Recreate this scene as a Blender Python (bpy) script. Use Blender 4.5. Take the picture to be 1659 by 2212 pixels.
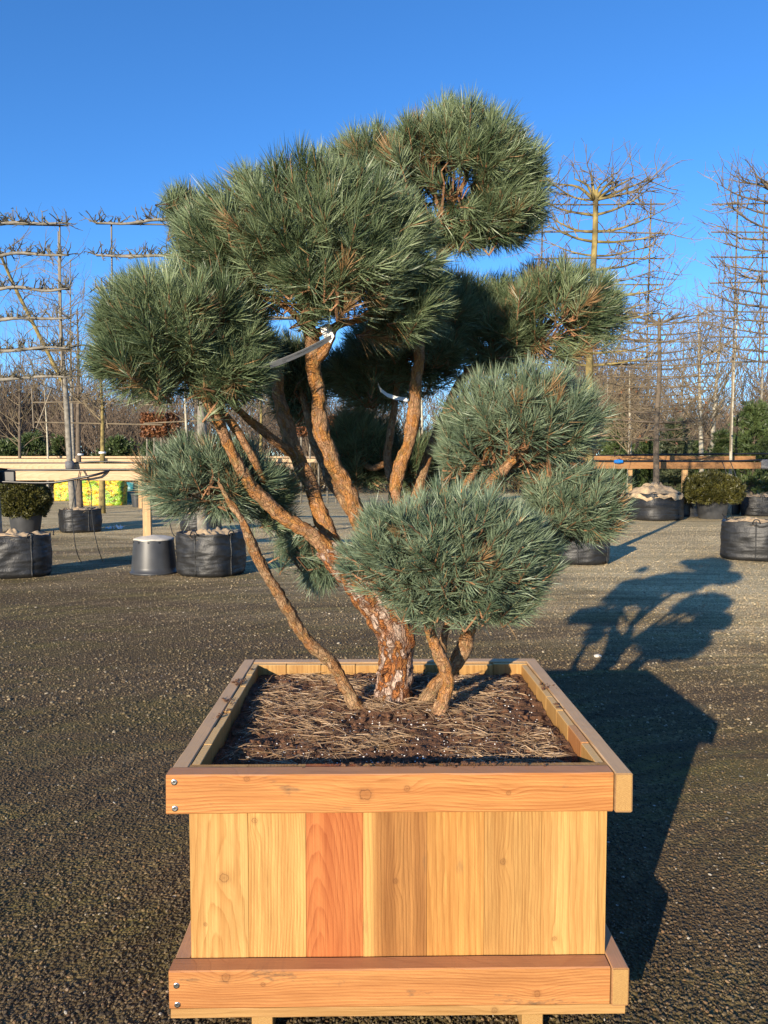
import bpy, math, random
import numpy as np
from mathutils import Vector, noise as mnoise

random.seed(7)
RNG = np.random.default_rng(7)
scene = bpy.context.scene
for o in list(bpy.data.objects):
    bpy.data.objects.remove(o)
COL = scene.collection
R = math.radians

# ------------------------------------------------------------------ camera, sky, sun, exposure
CAM_H, FPX, CX, CY, HOR = 1.40, 1660.0, 829.5, 1106.0, 1012.0
PITCH = math.atan((CY - HOR) / FPX)
cam_data = bpy.data.cameras.new('camera')
cam_data.sensor_fit = 'HORIZONTAL'
cam_data.sensor_width = 36.0
cam_data.lens = 36.0 * FPX / 1659.0
cam_data.clip_end = 2000
cam = bpy.data.objects.new('camera', cam_data)
COL.objects.link(cam)
cam.location = (0, 0, CAM_H)
cam.rotation_euler = (R(90) - PITCH, 0, 0)
scene.camera = cam

SUN_EL, SUN_AZ = R(14.0), R(28.0)      # low winter sun, behind the camera to the left
world = bpy.data.worlds.new('World')
scene.world = world
world.use_nodes = True
wn, wl = world.node_tree.nodes, world.node_tree.links
wn.clear()
sky = wn.new('ShaderNodeTexSky')
sky.sky_type = 'NISHITA'
sky.sun_disc = False
sky.sun_elevation = SUN_EL
sky.sun_rotation = R(180) + SUN_AZ
sky.air_density = 1.0
sky.dust_density = 0.0
sky.altitude = 1500
sky.ozone_density = 5.0
hs = wn.new('ShaderNodeHueSaturation')
hs.inputs['Saturation'].default_value = 1.1
hs.inputs['Hue'].default_value = 0.503
bg = wn.new('ShaderNodeBackground')
bg.inputs['Strength'].default_value = 0.142
wo = wn.new('ShaderNodeOutputWorld')
wl.new(sky.outputs[0], hs.inputs['Color'])
wl.new(hs.outputs[0], bg.inputs['Color'])
wl.new(bg.outputs[0], wo.inputs['Surface'])

sun_d = bpy.data.lights.new('sun', 'SUN')
sun_d.energy = 5.0
sun_d.angle = R(0.5)
sun_d.color = (1.0, 0.86, 0.66)
sun = bpy.data.objects.new('sun', sun_d)
COL.objects.link(sun)
sdir = Vector((math.sin(SUN_AZ) * math.cos(SUN_EL), math.cos(SUN_AZ) * math.cos(SUN_EL), -math.sin(SUN_EL)))
sun.rotation_euler = sdir.to_track_quat('-Z', 'Y').to_euler()
sun.location = (-8, -14, 6)

scene.view_settings.view_transform = 'Standard'
scene.view_settings.look = 'None'
scene.view_settings.exposure = 0.85
scene.view_settings.gamma = 1.0

# ------------------------------------------------------------------ helpers
SP, CP = math.sin(PITCH), math.cos(PITCH)


def P(x, y, d):
    """world point seen at picture coordinate (x, y of 1659 x 2212) standing d metres ahead"""
    u, v = (x - CX) / FPX, (CY - y) / FPX
    dx, dy, dz = u, CP + v * SP, -SP + v * CP
    k = d / dy
    return np.array([dx * k, d, CAM_H + dz * k])


def GD(y):
    """distance of the ground seen at picture row y"""
    v = (CY - y) / FPX
    dy, dz = CP + v * SP, -SP + v * CP
    return -CAM_H / dz * dy


def mesh_np(name, verts, faces4=None, faces3=None, attrs=None, smooth=False):
    me = bpy.data.meshes.new(name)
    verts = np.asarray(verts, dtype=np.float32).reshape(-1, 3)
    f4 = np.zeros((0, 4), np.int32) if faces4 is None else np.asarray(faces4, np.int32).reshape(-1, 4)
    f3 = np.zeros((0, 3), np.int32) if faces3 is None else np.asarray(faces3, np.int32).reshape(-1, 3)
    me.vertices.add(len(verts))
    me.vertices.foreach_set('co', verts.ravel())
    nl = f4.size + f3.size
    me.loops.add(nl)
    me.loops.foreach_set('vertex_index', np.concatenate([f4.ravel(), f3.ravel()]).astype(np.int32))
    me.polygons.add(len(f4) + len(f3))
    st = np.concatenate([np.arange(len(f4)) * 4, len(f4) * 4 + np.arange(len(f3)) * 3]).astype(np.int32)
    me.polygons.foreach_set('loop_start', st)
    me.polygons.foreach_set('use_smooth', np.full(len(st), bool(smooth)))
    me.update(calc_edges=True)
    for k, (ty, arr) in (attrs or {}).items():
        a = me.attributes.new(k, ty, 'POINT')
        if ty == 'FLOAT':
            a.data.foreach_set('value', np.asarray(arr, np.float32).ravel())
        else:
            a.data.foreach_set('vector', np.asarray(arr, np.float32).ravel())
    return me


def link(name, me, mat=None, parent=None, loc=None, rot=None):
    o = bpy.data.objects.new(name, me)
    COL.objects.link(o)
    if me is not None and mat is not None and len(me.materials) == 0:
        me.materials.append(mat)
    if parent is not None:
        o.parent = parent
    if loc is not None:
        o.location = tuple(float(q) for q in loc)
    if rot is not None:
        o.rotation_euler = rot
    return o


def tag(o, label=None, cat=None, group=None, kind=None):
    if label: o['label'] = label
    if cat: o['category'] = cat
    if group: o['group'] = group
    if kind: o['kind'] = kind
    return o


def empty(name, loc, label, cat, group=None, rz=0):
    o = bpy.data.objects.new(name, None)
    COL.objects.link(o)
    o.empty_display_size = 0.1
    o.location = tuple(float(q) for q in loc)
    o.rotation_euler = (0, 0, rz)
    return tag(o, label, cat, group)


class MB:
    def __init__(s):
        s.v, s.f4, s.f3, s.n, s.at = [], [], [], 0, []

    def add(s, v, f4=None, f3=None, at=None):
        v = np.asarray(v, float).reshape(-1, 3)
        if f4 is not None and len(f4): s.f4.append(np.asarray(f4, int) + s.n)
        if f3 is not None and len(f3): s.f3.append(np.asarray(f3, int) + s.n)
        s.v.append(v)
        s.at.append(np.zeros((len(v), 3)) if at is None else np.asarray(at, float))
        s.n += len(v)
        return s

    def box(s, x0, x1, y0, y1, z0, z1, bev=0.0):
        if bev <= 0:
            v = [(x, y, z) for z in (z0, z1) for y in (y0, y1) for x in (x0, x1)]
            f = [(0, 2, 3, 1), (4, 5, 7, 6), (0, 1, 5, 4), (2, 6, 7, 3), (0, 4, 6, 2), (1, 3, 7, 5)]
            return s.add(v, f)
        b = bev
        sx, sy, sz = (x0, x1), (y0, y1), (z0, z1)
        v, idx = [], {}
        for i in (0, 1):
            for j in (0, 1):
                for k in (0, 1):
                    di, dj, dk = (b, -b)[i], (b, -b)[j], (b, -b)[k]
                    for ax, p in enumerate(((sx[i], sy[j] + dj, sz[k] + dk), (sx[i] + di, sy[j], sz[k] + dk), (sx[i] + di, sy[j] + dj, sz[k]))):
                        idx[(i, j, k, ax)] = len(v)
                        v.append(p)
        f4, f3 = [], []
        for i in (0, 1):
            q = [idx[(i, 0, 0, 0)], idx[(i, 1, 0, 0)], idx[(i, 1, 1, 0)], idx[(i, 0, 1, 0)]]
            f4.append(q if i else q[::-1])
            q = [idx[(0, i, 0, 1)], idx[(1, i, 0, 1)], idx[(1, i, 1, 1)], idx[(0, i, 1, 1)]]
            f4.append(q[::-1] if i else q)
            q = [idx[(0, 0, i, 2)], idx[(1, 0, i, 2)], idx[(1, 1, i, 2)], idx[(0, 1, i, 2)]]
            f4.append(q if i else q[::-1])
        for a in (0, 1):
            for c in (0, 1):
                f4.append([idx[(0, a, c, 1)], idx[(1, a, c, 1)], idx[(1, a, c, 2)], idx[(0, a, c, 2)]])
                f4.append([idx[(a, 0, c, 0)], idx[(a, 1, c, 0)], idx[(a, 1, c, 2)], idx[(a, 0, c, 2)]])
                f4.append([idx[(a, c, 0, 0)], idx[(a, c, 1, 0)], idx[(a, c, 1, 1)], idx[(a, c, 0, 1)]])
        for i in (0, 1):
            for j in (0, 1):
                for k in (0, 1):
                    f3.append([idx[(i, j, k, 0)], idx[(i, j, k, 1)], idx[(i, j, k, 2)]])
        return s.add(v, f4, f3)

    def tube(s, pts, rad, sides=8, cap=True, rough=None, dispf=None):
        pts = np.asarray(pts, float)
        n = len(pts)
        rad = np.broadcast_to(np.asarray(rad, float), (n,))
        t = np.gradient(pts, axis=0)
        t /= np.linalg.norm(t, axis=1)[:, None] + 1e-12
        nrm = np.cross(t[0], [0.13, 0.97, 0.21])
        if np.linalg.norm(nrm) < 1e-3: nrm = np.cross(t[0], [1, 0, 0])
        nrm /= np.linalg.norm(nrm)
        arc = np.concatenate([[0], np.cumsum(np.linalg.norm(np.diff(pts, axis=0), axis=1))])
        th = np.linspace(0, 2 * math.pi, sides, endpoint=False)
        V, A = [], []
        for i in range(n):
            nrm = nrm - t[i] * np.dot(nrm, t[i])
            nrm /= np.linalg.norm(nrm) + 1e-12
            bi = np.cross(t[i], nrm)
            rr = np.full(sides, rad[i])
            bc = np.stack([np.cos(th) * rad[i], np.sin(th) * rad[i], np.full(sides, arc[i])], 1)
            if dispf is not None:
                rr = rr + np.array([dispf(q, rad[i]) for q in bc])
            V.append(pts[i] + np.outer(np.cos(th) * rr, nrm) + np.outer(np.sin(th) * rr, bi))
            A.append(bc)
        V = np.concatenate(V); A = np.concatenate(A)
        i = np.arange(n - 1)[:, None] * sides
        j = np.arange(sides)[None, :]
        j2 = (j + 1) % sides
        f = np.stack([i + j, i + j2, i + sides + j2, i + sides + j], -1).reshape(-1, 4)
        f3 = []
        if cap:
            c0, c1 = len(V), len(V) + 1
            V = np.concatenate([V, [pts[0], pts[-1]]])
            A = np.concatenate([A, [[0, 0, 0], [0, 0, arc[-1]]]])
            for q in range(sides):
                f3.append((c0, (q + 1) % sides, q))
                f3.append((c1, (n - 1) * sides + q, (n - 1) * sides + (q + 1) % sides))
        return s.add(V, f, f3, A)

    def segs(s, p0, p1, r0, r1):
        p0 = np.asarray(p0, float); p1 = np.asarray(p1, float)
        if len(p0) == 0: return s
        v, f = seg_prisms(p0, p1, np.asarray(r0, float), np.asarray(r1, float))
        return s.add(v, f)

    def mesh(s, name, smooth=False, bark=False):
        at = {'bark': ('FLOAT_VECTOR', np.concatenate(s.at))} if bark else None
        return mesh_np(name, np.concatenate(s.v), np.concatenate(s.f4) if s.f4 else None, np.concatenate(s.f3) if s.f3 else None, at, smooth)

    def build(s, name, mat, parent=None, smooth=False, bark=False, loc=None, rot=None):
        return link(name, s.mesh(name, smooth, bark), mat, parent, loc, rot)


def nz(v):
    return v / (np.linalg.norm(v, axis=-1, keepdims=True) + 1e-12)


def seg_prisms(p0, p1, r0, r1):
    n = len(p0)
    t = nz(p1 - p0)
    h = np.where(np.abs(t[:, 2:3]) < 0.9, np.array([[0, 0, 1.0]]), np.array([[1.0, 0, 0]]))
    a = nz(np.cross(t, h)); b = np.cross(t, a)
    V = np.zeros((n, 6, 3))
    for k in range(3):
        an = 2 * math.pi * k / 3 + 0.4
        d = a * math.cos(an) + b * math.sin(an)
        V[:, k] = p0 + d * np.broadcast_to(r0, (n,))[:, None]
        V[:, 3 + k] = p1 + d * np.broadcast_to(r1, (n,))[:, None]
    base = np.arange(n)[:, None] * 6
    f = np.concatenate([base + np.array([k, (k + 1) % 3, 3 + (k + 1) % 3, 3 + k]) for k in range(3)], 0)
    return V.reshape(-1, 3), f


def spline(pts, step):
    """Catmull-Rom through rows (x, y, z, r)"""
    p = np.asarray(pts, float)
    q = np.vstack([2 * p[0] - p[1], p, 2 * p[-1] - p[-2]])
    out = []
    for i in range(1, len(q) - 2):
        L = np.linalg.norm(q[i + 1, :3] - q[i, :3])
        n = max(2, int(L / step))
        for u in np.linspace(0, 1, n, endpoint=False):
            out.append(0.5 * (2 * q[i] + (q[i + 1] - q[i - 1]) * u + (2 * q[i - 1] - 5 * q[i] + 4 * q[i + 1] - q[i + 2]) * u * u + (3 * q[i] - q[i - 1] - 3 * q[i + 1] + q[i + 2]) * u ** 3))
    out.append(p[-1])
    out = np.array(out)
    out[:, 3] = np.maximum(out[:, 3], 0.0015)
    return out


def ribbons(start, d1, d2, L, w, rng, tone, at_name='tone'):
    """tapered two-piece blades: 5 vertices, a quad and a triangle each"""
    n = len(start)
    side = nz(np.cross(d1, rng.normal(size=(n, 3))))
    w = np.broadcast_to(w, (n,))[:, None]; L = np.broadcast_to(L, (n,))[:, None]
    mid = start + d1 * L * 0.55
    tip = mid + d2 * L * 0.45
    V = np.stack([start - side * w * 0.4, start + side * w * 0.4, mid + side * w * 0.5, mid - side * w * 0.5, tip], 1).reshape(-1, 3)
    b = np.arange(n)[:, None] * 5
    return V, b + np.array([0, 1, 2, 3]), b + np.array([3, 2, 4]), np.repeat(tone, 5)


# ------------------------------------------------------------------ node material helpers
class NT:
    def __init__(s, name):
        s.mat = bpy.data.materials.new(name)
        s.mat.use_nodes = True
        s.t = s.mat.node_tree
        s.t.nodes.clear()
        s.out = s.t.nodes.new('ShaderNodeOutputMaterial')
        s.b = s.t.nodes.new('ShaderNodeBsdfPrincipled')
        s.t.links.new(s.b.outputs[0], s.out.inputs['Surface'])

    def set(s, sock, v):
        if isinstance(v, bpy.types.NodeSocket): s.t.links.new(v, sock)
        elif isinstance(v, (tuple, list)):
            n = len(sock.default_value)
            sock.default_value = tuple(v) + (1.0,) * (n - len(v))
        else: sock.default_value = v

    def bs(s, **k):
        for a, v in k.items(): s.set(s.b.inputs[a.replace('_', ' ')], v)

    def m(s, op, a, b=0.0, c=None, clamp=False):
        n = s.t.nodes.new('ShaderNodeMath')
        n.operation = op; n.use_clamp = clamp
        s.set(n.inputs[0], a); s.set(n.inputs[1], b)
        if c is not None: s.set(n.inputs[2], c)
        return n.outputs[0]

    def vm(s, op, a, b=(0, 0, 0)):
        n = s.t.nodes.new('ShaderNodeVectorMath')
        n.operation = op
        s.set(n.inputs[0], a); s.set(n.inputs[1], b)
        return n.outputs['Value'] if op in ('LENGTH', 'DOT_PRODUCT', 'DISTANCE') else n.outputs[0]

    def mix(s, f, a, b, mode='MIX'):
        n = s.t.nodes.new('ShaderNodeMix')
        n.data_type = 'RGBA'; n.blend_type = mode
        s.set(n.inputs[0], f); s.set(n.inputs[6], a); s.set(n.inputs[7], b)
        return n.outputs[2]

    def ramp(s, f, stops, interp='LINEAR'):
        n = s.t.nodes.new('ShaderNodeValToRGB')
        n.color_ramp.interpolation = interp
        e = n.color_ramp.elements
        while len(e) < len(stops): e.new(0.5)
        for i, (p, c) in enumerate(stops):
            e[i].position = p
            e[i].color = (c, c, c, 1) if not isinstance(c, (tuple, list)) else tuple(c) + (1,)
        s.set(n.inputs[0], f)
        return n.outputs[0]

    def coord(s, kind='Object'):
        return s.t.nodes.new('ShaderNodeTexCoord').outputs[kind]

    def attr(s, name):
        n = s.t.nodes.new('ShaderNodeAttribute'); n.attribute_name = name
        return n

    def geo(s, k): return s.t.nodes.new('ShaderNodeNewGeometry').outputs[k]

    def rnd(s): return s.t.nodes.new('ShaderNodeObjectInfo').outputs['Random']

    def sep(s, v):
        n = s.t.nodes.new('ShaderNodeSeparateXYZ'); s.set(n.inputs[0], v)
        return n.outputs

    def comb(s, x, y, z):
        n = s.t.nodes.new('ShaderNodeCombineXYZ')
        for i, q in enumerate((x, y, z)): s.set(n.inputs[i], q)
        return n.outputs[0]

    def noise(s, v, scale, detail=3, rough=0.55, dist=0.0, out='Fac'):
        n = s.t.nodes.new('ShaderNodeTexNoise')
        s.set(n.inputs['Vector'], v)
        n.inputs['Scale'].default_value = scale; n.inputs['Detail'].default_value = detail
        n.inputs['Roughness'].default_value = rough; n.inputs['Distortion'].default_value = dist
        return n.outputs[out]

    def vor(s, v, scale, feature='F1', out='Distance', rand=1.0):
        n = s.t.nodes.new('ShaderNodeTexVoronoi')
        n.feature = feature
        s.set(n.inputs['Vector'], v)
        n.inputs['Scale'].default_value = scale; n.inputs['Randomness'].default_value = rand
        return n.outputs[out]

    def bump(s, h, strength=0.5, dist=0.01, normal=None):
        n = s.t.nodes.new('ShaderNodeBump')
        n.inputs['Strength'].default_value = strength; n.inputs['Distance'].default_value = dist
        s.set(n.inputs['Height'], h)
        if normal is not None: s.set(n.inputs['Normal'], normal)
        return n.outputs[0]


def m_plain(name, col, rough=0.6, var=0.15, scale=20, bump=0.0, metallic=0.0, bscale=None):
    n = NT(name)
    c = n.coord()
    f = n.noise(c, scale, 4)
    dark = tuple(q * (1 - var * 1.6) for q in col); lite = tuple(min(1, q * (1 + var * 1.6)) for q in col)
    n.bs(Base_Color=n.ramp(f, [(0.25, dark), (0.75, lite)]), Roughness=rough, Metallic=metallic)
    if bump: n.bs(Normal=n.bump(n.noise(c, bscale or scale * 3, 3), bump, 0.01))
    return n.mat


def m_wood(name, light, dark, axis='Z', freq=95, pith=(0.02, 0.06), tilt=0.12, knots=(), strip=None, stain=0.0, grey=0.0, seed=0.0, fib=0.45, weather=None):
    """sawn softwood: growth rings round a pith line, deflected by knots. axis = local length axis"""
    tone = lambda c, k: (c[0] * 0.66 * k, c[1] * 0.55 * k, c[2] * 0.42 * k)
    light, dark = tone(light, 0.98), tone(dark, 0.72)
    if strip: strip = (strip[0], strip[1], tone(strip[2], 1.0))
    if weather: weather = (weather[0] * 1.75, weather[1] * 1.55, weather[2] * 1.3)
    n = NT(name)
    x, y, z = n.sep(n.coord())
    rnd = n.rnd()
    L, W, T = {'Z': (z, x, y), 'X': (x, z, y), 'Y': (y, z, x)}[axis]
    Lo = n.m('ADD', L, n.m('MULTIPLY_ADD', rnd, 9.0, seed))
    slow = n.noise(n.comb(n.m('MULTIPLY', Lo, 2.2), n.m('MULTIPLY', W, 5.0), seed), 1.0, 2, 0.5)
    wob = n.m('MULTIPLY', n.m('SUBTRACT', slow, 0.5), 0.05)
    fine = n.noise(n.comb(n.m('MULTIPLY', Lo, 12.0), n.m('MULTIPLY', W, 60.0), seed + 3), 1.0, 2, 0.5)
    Wc = n.m('ADD', n.m('ADD', W, wob), pith[0])
    Tc = n.m('ADD', n.m('MULTIPLY_ADD', L, tilt, pith[1]), T)
    r = n.m('SQRT', n.m('ADD', n.m('MULTIPLY', Wc, Wc), n.m('MULTIPLY', Tc, Tc)))
    kn_dark = None
    for (kl, kw, kr) in knots:
        dl = n.m('MULTIPLY', n.m('SUBTRACT', L, kl), 0.42); dw = n.m('SUBTRACT', W, kw)
        d2 = n.m('ADD', n.m('MULTIPLY', dl, dl), n.m('MULTIPLY', dw, dw))
        s2 = (kr * 2.6) ** 2
        w = n.m('POWER', 2.718, n.m('MULTIPLY', d2, -1.0 / s2))
        r = n.m('ADD', r, n.m('MULTIPLY', w, kr * 1.9))
        dl2 = n.m('MULTIPLY', n.m('SUBTRACT', L, kl), 1.0)
        dd = n.m('ADD', n.m('SQRT', n.m('ADD', n.m('MULTIPLY', dl2, dl2), n.m('MULTIPLY', dw, dw))), n.m('MULTIPLY', n.m('SUBTRACT', n.noise(n.comb(L, W, seed), 90, 3), 0.5), kr * 0.9))
        kd = n.ramp(n.m('DIVIDE', dd, kr * 1.6), [(0.0, 0.6), (0.2, 0.35), (0.42, 0.3), (0.5, 0.85), (0.58, 0.25), (1.0, 0.0)])
        kn_dark = kd if kn_dark is None else n.m('MAXIMUM', kn_dark, kd)
    sfr = n.m('FRACT', n.m('ADD', n.m('MULTIPLY', r, freq), n.m('MULTIPLY', fine, 0.6)))
    ring = n.ramp(sfr, [(0.0, 0.0), (0.4, 0.08), (0.76, 0.6), (0.92, 1.0), (1.0, 0.05)])
    rs = n.m('MULTIPLY', ring, n.m('MULTIPLY_ADD', slow, 1.0, 0.42), clamp=True)
    col = n.mix(rs, light, dark)
    fibre = n.noise(n.comb(n.m('MULTIPLY', Lo, 9.0), n.m('MULTIPLY', W, 420.0), n.m('MULTIPLY', T, 420.0)), 1.0, 3, 0.6)
    blot = n.noise(n.comb(n.m('MULTIPLY', Lo, 3.0), n.m('MULTIPLY', W, 14.0), seed + 9), 1.0, 4, 0.6)
    col = n.mix(fib, col, n.ramp(fibre, [(0.3, tuple(q * 0.62 for q in dark)), (0.7, tuple(min(1, q * 1.12) for q in light))]))
    col = n.mix(n.ramp(blot, [(0.45, 0.0), (0.8, 0.45)]), col, tuple(q * 0.72 for q in dark))
    band_ = n.noise(n.comb(n.m('MULTIPLY', Lo, 0.8), n.m('MULTIPLY', W, 26.0), seed + 5), 1.0, 3, 0.6)
    col = n.mix(n.ramp(band_, [(0.4, 0.0), (0.7, 0.55)]), col, (dark[0] * 1.02, dark[1] * 0.9, dark[2] * 0.8))
    band2 = n.noise(n.comb(n.m('MULTIPLY', Lo, 1.1), n.m('MULTIPLY', W, 40.0), seed + 15), 1.0, 3, 0.6)
    col = n.mix(n.ramp(band2, [(0.5, 0.0), (0.75, 0.5)]), col, (min(1, light[0] * 1.12), light[1] * 1.12, light[2] * 1.1))
    saw = n.noise(n.comb(n.m('MULTIPLY', n.m('ADD', L, n.m('MULTIPLY', W, 1.3)), 240.0), n.m('MULTIPLY', W, 12.0), seed), 1.0, 2, 0.5)
    col = n.mix(n.m('MULTIPLY', n.ramp(saw, [(0.5, 0.0), (0.7, 1.0)]), 0.13), col, dark)
    if strip:                       # sapwood edge: (w, sharp, colour)
        f = n.m('SUBTRACT', 1.0, n.m('SMOOTH_MIN', 1.0, n.m('MULTIPLY', n.m('MAXIMUM', n.m('SUBTRACT', W, strip[0]), 0.0), strip[1]), 0.05), clamp=True)
        col = n.mix(f, col, n.mix(rs, strip[2], tuple(q * 0.7 for q in strip[2])))
    if stain:
        st = n.noise(n.comb(n.m('MULTIPLY', Lo, 6.0), n.m('MULTIPLY', W, 16.0), seed + 21), 1.0, 5, 0.68)
        col = n.mix(n.m('MULTIPLY', n.ramp(st, [(0.6, 0.0), (0.7, 1.0)]), stain), col, (0.07, 0.055, 0.036))
    if grey:
        col = n.mix(grey, col, n.mix(fibre, (0.13, 0.10, 0.072), (0.22, 0.18, 0.13)))
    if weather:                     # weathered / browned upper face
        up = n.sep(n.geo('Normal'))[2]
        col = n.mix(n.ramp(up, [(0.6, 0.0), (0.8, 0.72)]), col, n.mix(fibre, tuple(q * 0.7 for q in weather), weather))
    if kn_dark is not None:
        col = n.mix(n.m('MULTIPLY', kn_dark, 0.85), col, (0.085, 0.03, 0.01))
    n.bs(Base_Color=col, Roughness=n.m('MULTIPLY_ADD', fibre, 0.2, 0.5), Specular_IOR_Level=0.3)
    h = n.m('ADD', n.m('MULTIPLY', ring, 0.35), n.m('MULTIPLY', fibre, 0.8))
    n.bs(Normal=n.bump(h, 0.35, 0.0016))
    return n.mat


def m_endgrain(name, light, dark):
    n = NT(name)
    c = n.coord()
    x, y, z = n.sep(c)
    d = n.m('SQRT', n.m('ADD', n.m('POWER', n.m('ADD', x, 0.05), 2.0), n.m('POWER', n.m('ADD', z, 0.09), 2.0)))
    rg = n.ramp(n.m('FRACT', n.m('ADD', n.m('MULTIPLY', d, 230.0), n.noise(c, 40, 2))), [(0.0, 0.0), (0.7, 0.6), (0.9, 1.0), (1.0, 0.0)])
    f = n.noise(c, 420, 3, 0.7)
    col = n.mix(n.m('MULTIPLY', rg, 0.6), light, dark)
    col = n.mix(0.45, col, n.ramp(f, [(0.3, tuple(q * 0.6 for q in dark)), (0.7, light)]))
    n.bs(Base_Color=col, Roughness=0.75, Normal=n.bump(f, 0.5, 0.002))
    return n.mat


def m_bark(name, plates=0.5, upper=(0.42, 0.17, 0.055), deep=(0.15, 0.05, 0.022), grey=(0.36, 0.27, 0.21), lichen=0.25, scale=1.0):
    n = NT(name)
    b = n.attr('bark').outputs['Vector']
    st = n.vm('MULTIPLY', b, (1.0, 1.0, 0.38))
    warp = n.vm('SUBTRACT', n.noise(b, 22 * scale, 4, 0.7, out='Color'), (0.5, 0.5, 0.5))
    wv = n.vm('ADD', st, n.vm('MULTIPLY', warp, (0.05 / scale, 0.05 / scale, 0.05 / scale)))
    e = n.vor(wv, 50 * scale, 'DISTANCE_TO_EDGE')
    cell = n.vor(wv, 50 * scale, 'F1', 'Color')
    crack = n.ramp(e, [(0.0, 0.0), (0.16, 1.0)])
    fl = n.noise(n.vm('MULTIPLY', b, (1, 1, 0.33)), 150 * scale, 5, 0.7, 0.6)
    flake = n.ramp(n.noise(n.vm('MULTIPLY', b, (1, 1, 0.45)), 75 * scale, 3, 0.6, 1.2), [(0.42, 0.0), (0.5, 1.0)])
    big = n.noise(n.vm('MULTIPLY', b, (1, 1, 0.6)), 13, 4, 0.65)
    col = n.ramp(fl, [(0.22, tuple(q * 0.5 for q in upper)), (0.5, upper), (0.8, (min(1, upper[0] * 1.35), upper[1] * 1.6, upper[2] * 1.9))])
    col = n.mix(n.ramp(big, [(0.42, 0.0), (0.6, 0.85)]), col, n.ramp(fl, [(0.25, (0.16, 0.085, 0.028)), (0.55, (0.36, 0.21, 0.07)), (0.8, (0.56, 0.38, 0.17))]))
    col = n.mix(n.m('MULTIPLY', flake, 0.55), col, (upper[0] * 0.62, upper[1] * 0.5, upper[2] * 0.5))
    cs = n.sep(cell)[0]
    pm = n.m('MULTIPLY', n.ramp(n.m('ADD', n.m('MULTIPLY', cs, 0.55), n.m('MULTIPLY', big, 0.75)), [(0.52, 0.0), (0.72, 1.0)]), plates)
    col = n.mix(pm, col, n.ramp(fl, [(0.25, tuple(q * 0.6 for q in grey)), (0.75, tuple(q * 1.35 for q in grey))]))
    li = n.noise(b, 30, 5, 0.7)
    col = n.mix(n.m('MULTIPLY', n.ramp(li, [(0.53, 0.0), (0.64, 1.0)]), lichen), col, n.mix(fl, (0.09, 0.085, 0.025), (0.24, 0.2, 0.07)))
    deepmix = n.m('MULTIPLY', n.m('SUBTRACT', 1.0, crack), n.m('MULTIPLY', plates, 0.8))
    col = n.mix(deepmix, col, deep)
    n.bs(Base_Color=col, Roughness=0.85, Specular_IOR_Level=0.2)
    h = n.m('ADD', n.m('MULTIPLY', crack, 0.8 * plates), n.m('ADD', n.m('MULTIPLY', fl, 0.6), n.m('MULTIPLY', flake, 0.5)))
    n.bs(Normal=n.bump(h, 1.0, 0.011 / scale))
    return n.mat


def m_needle(name, c0, c1, dead=(0.33, 0.2, 0.09), rough=0.42, trans=0.12):
    n = NT(name)
    t = n.attr('tone').outputs['Fac']
    col = n.ramp(n.m('MULTIPLY', t, 0.5), [(0.0, c0), (0.5, c1), (0.56, dead), (1.0, tuple(q * 0.8 for q in dead))])
    n.bs(Base_Color=col, Roughness=rough, Specular_IOR_Level=0.5)
    tr = n.t.nodes.new('ShaderNodeBsdfTranslucent')
    n.set(tr.inputs['Color'], col)
    ms = n.t.nodes.new('ShaderNodeMixShader')
    ms.inputs[0].default_value = trans
    n.t.links.new(n.b.outputs[0], ms.inputs[1]); n.t.links.new(tr.outputs[0], ms.inputs[2])
    n.t.links.new(ms.outputs[0], n.out.inputs['Surface'])
    return n.mat


def yard(n, p):
    """where the yard is paler, mossy, muddy or rutted by wheels"""
    x, y, z = n.sep(p)
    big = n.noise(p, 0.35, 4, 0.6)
    far = n.ramp(n.m('ADD', n.m('MULTIPLY', n.m('ADD', y, n.m('MULTIPLY', x, 0.85)), 0.057), n.m('MULTIPLY', n.m('SUBTRACT', big, 0.5), 0.7)), [(0.3, 0.0), (0.66, 1.0)])  # yard colour goes from dark to pale towards the back right, broken by noise
    moss = n.ramp(n.noise(n.vm('MULTIPLY', p, (0.45, 1.8, 1)), 0.9, 5, 0.65), [(0.45, 0.0), (0.58, 0.9)])
    dirt = n.ramp(n.noise(n.vm('MULTIPLY', p, (0.5, 1.5, 1)), 0.8, 5, 0.65), [(0.48, 0.0), (0.58, 0.75)])
    q = n.vm('ADD', p, n.vm('MULTIPLY', n.vm('SUBTRACT', n.noise(p, 0.7, 2, out='Color'), (0.5, 0.5, 0.5)), (0.5, 0.5, 0)))
    rt = n.vm('LENGTH', n.vm('SUBTRACT', q, (2.6, 1.2, 0.0)))
    tr = n.ramp(n.noise(n.comb(n.m('MULTIPLY', rt, 6.5), 0.0, 0.0), 1.0, 4, 0.7), [(0.4, 0.0), (0.58, 1.0)])
    nf = n.m('SUBTRACT', 1.0, n.m('MULTIPLY', far, 0.6))
    return far, n.m('MULTIPLY', moss, nf), n.m('MULTIPLY', dirt, nf), n.m('MULTIPLY', tr, nf)


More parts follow.
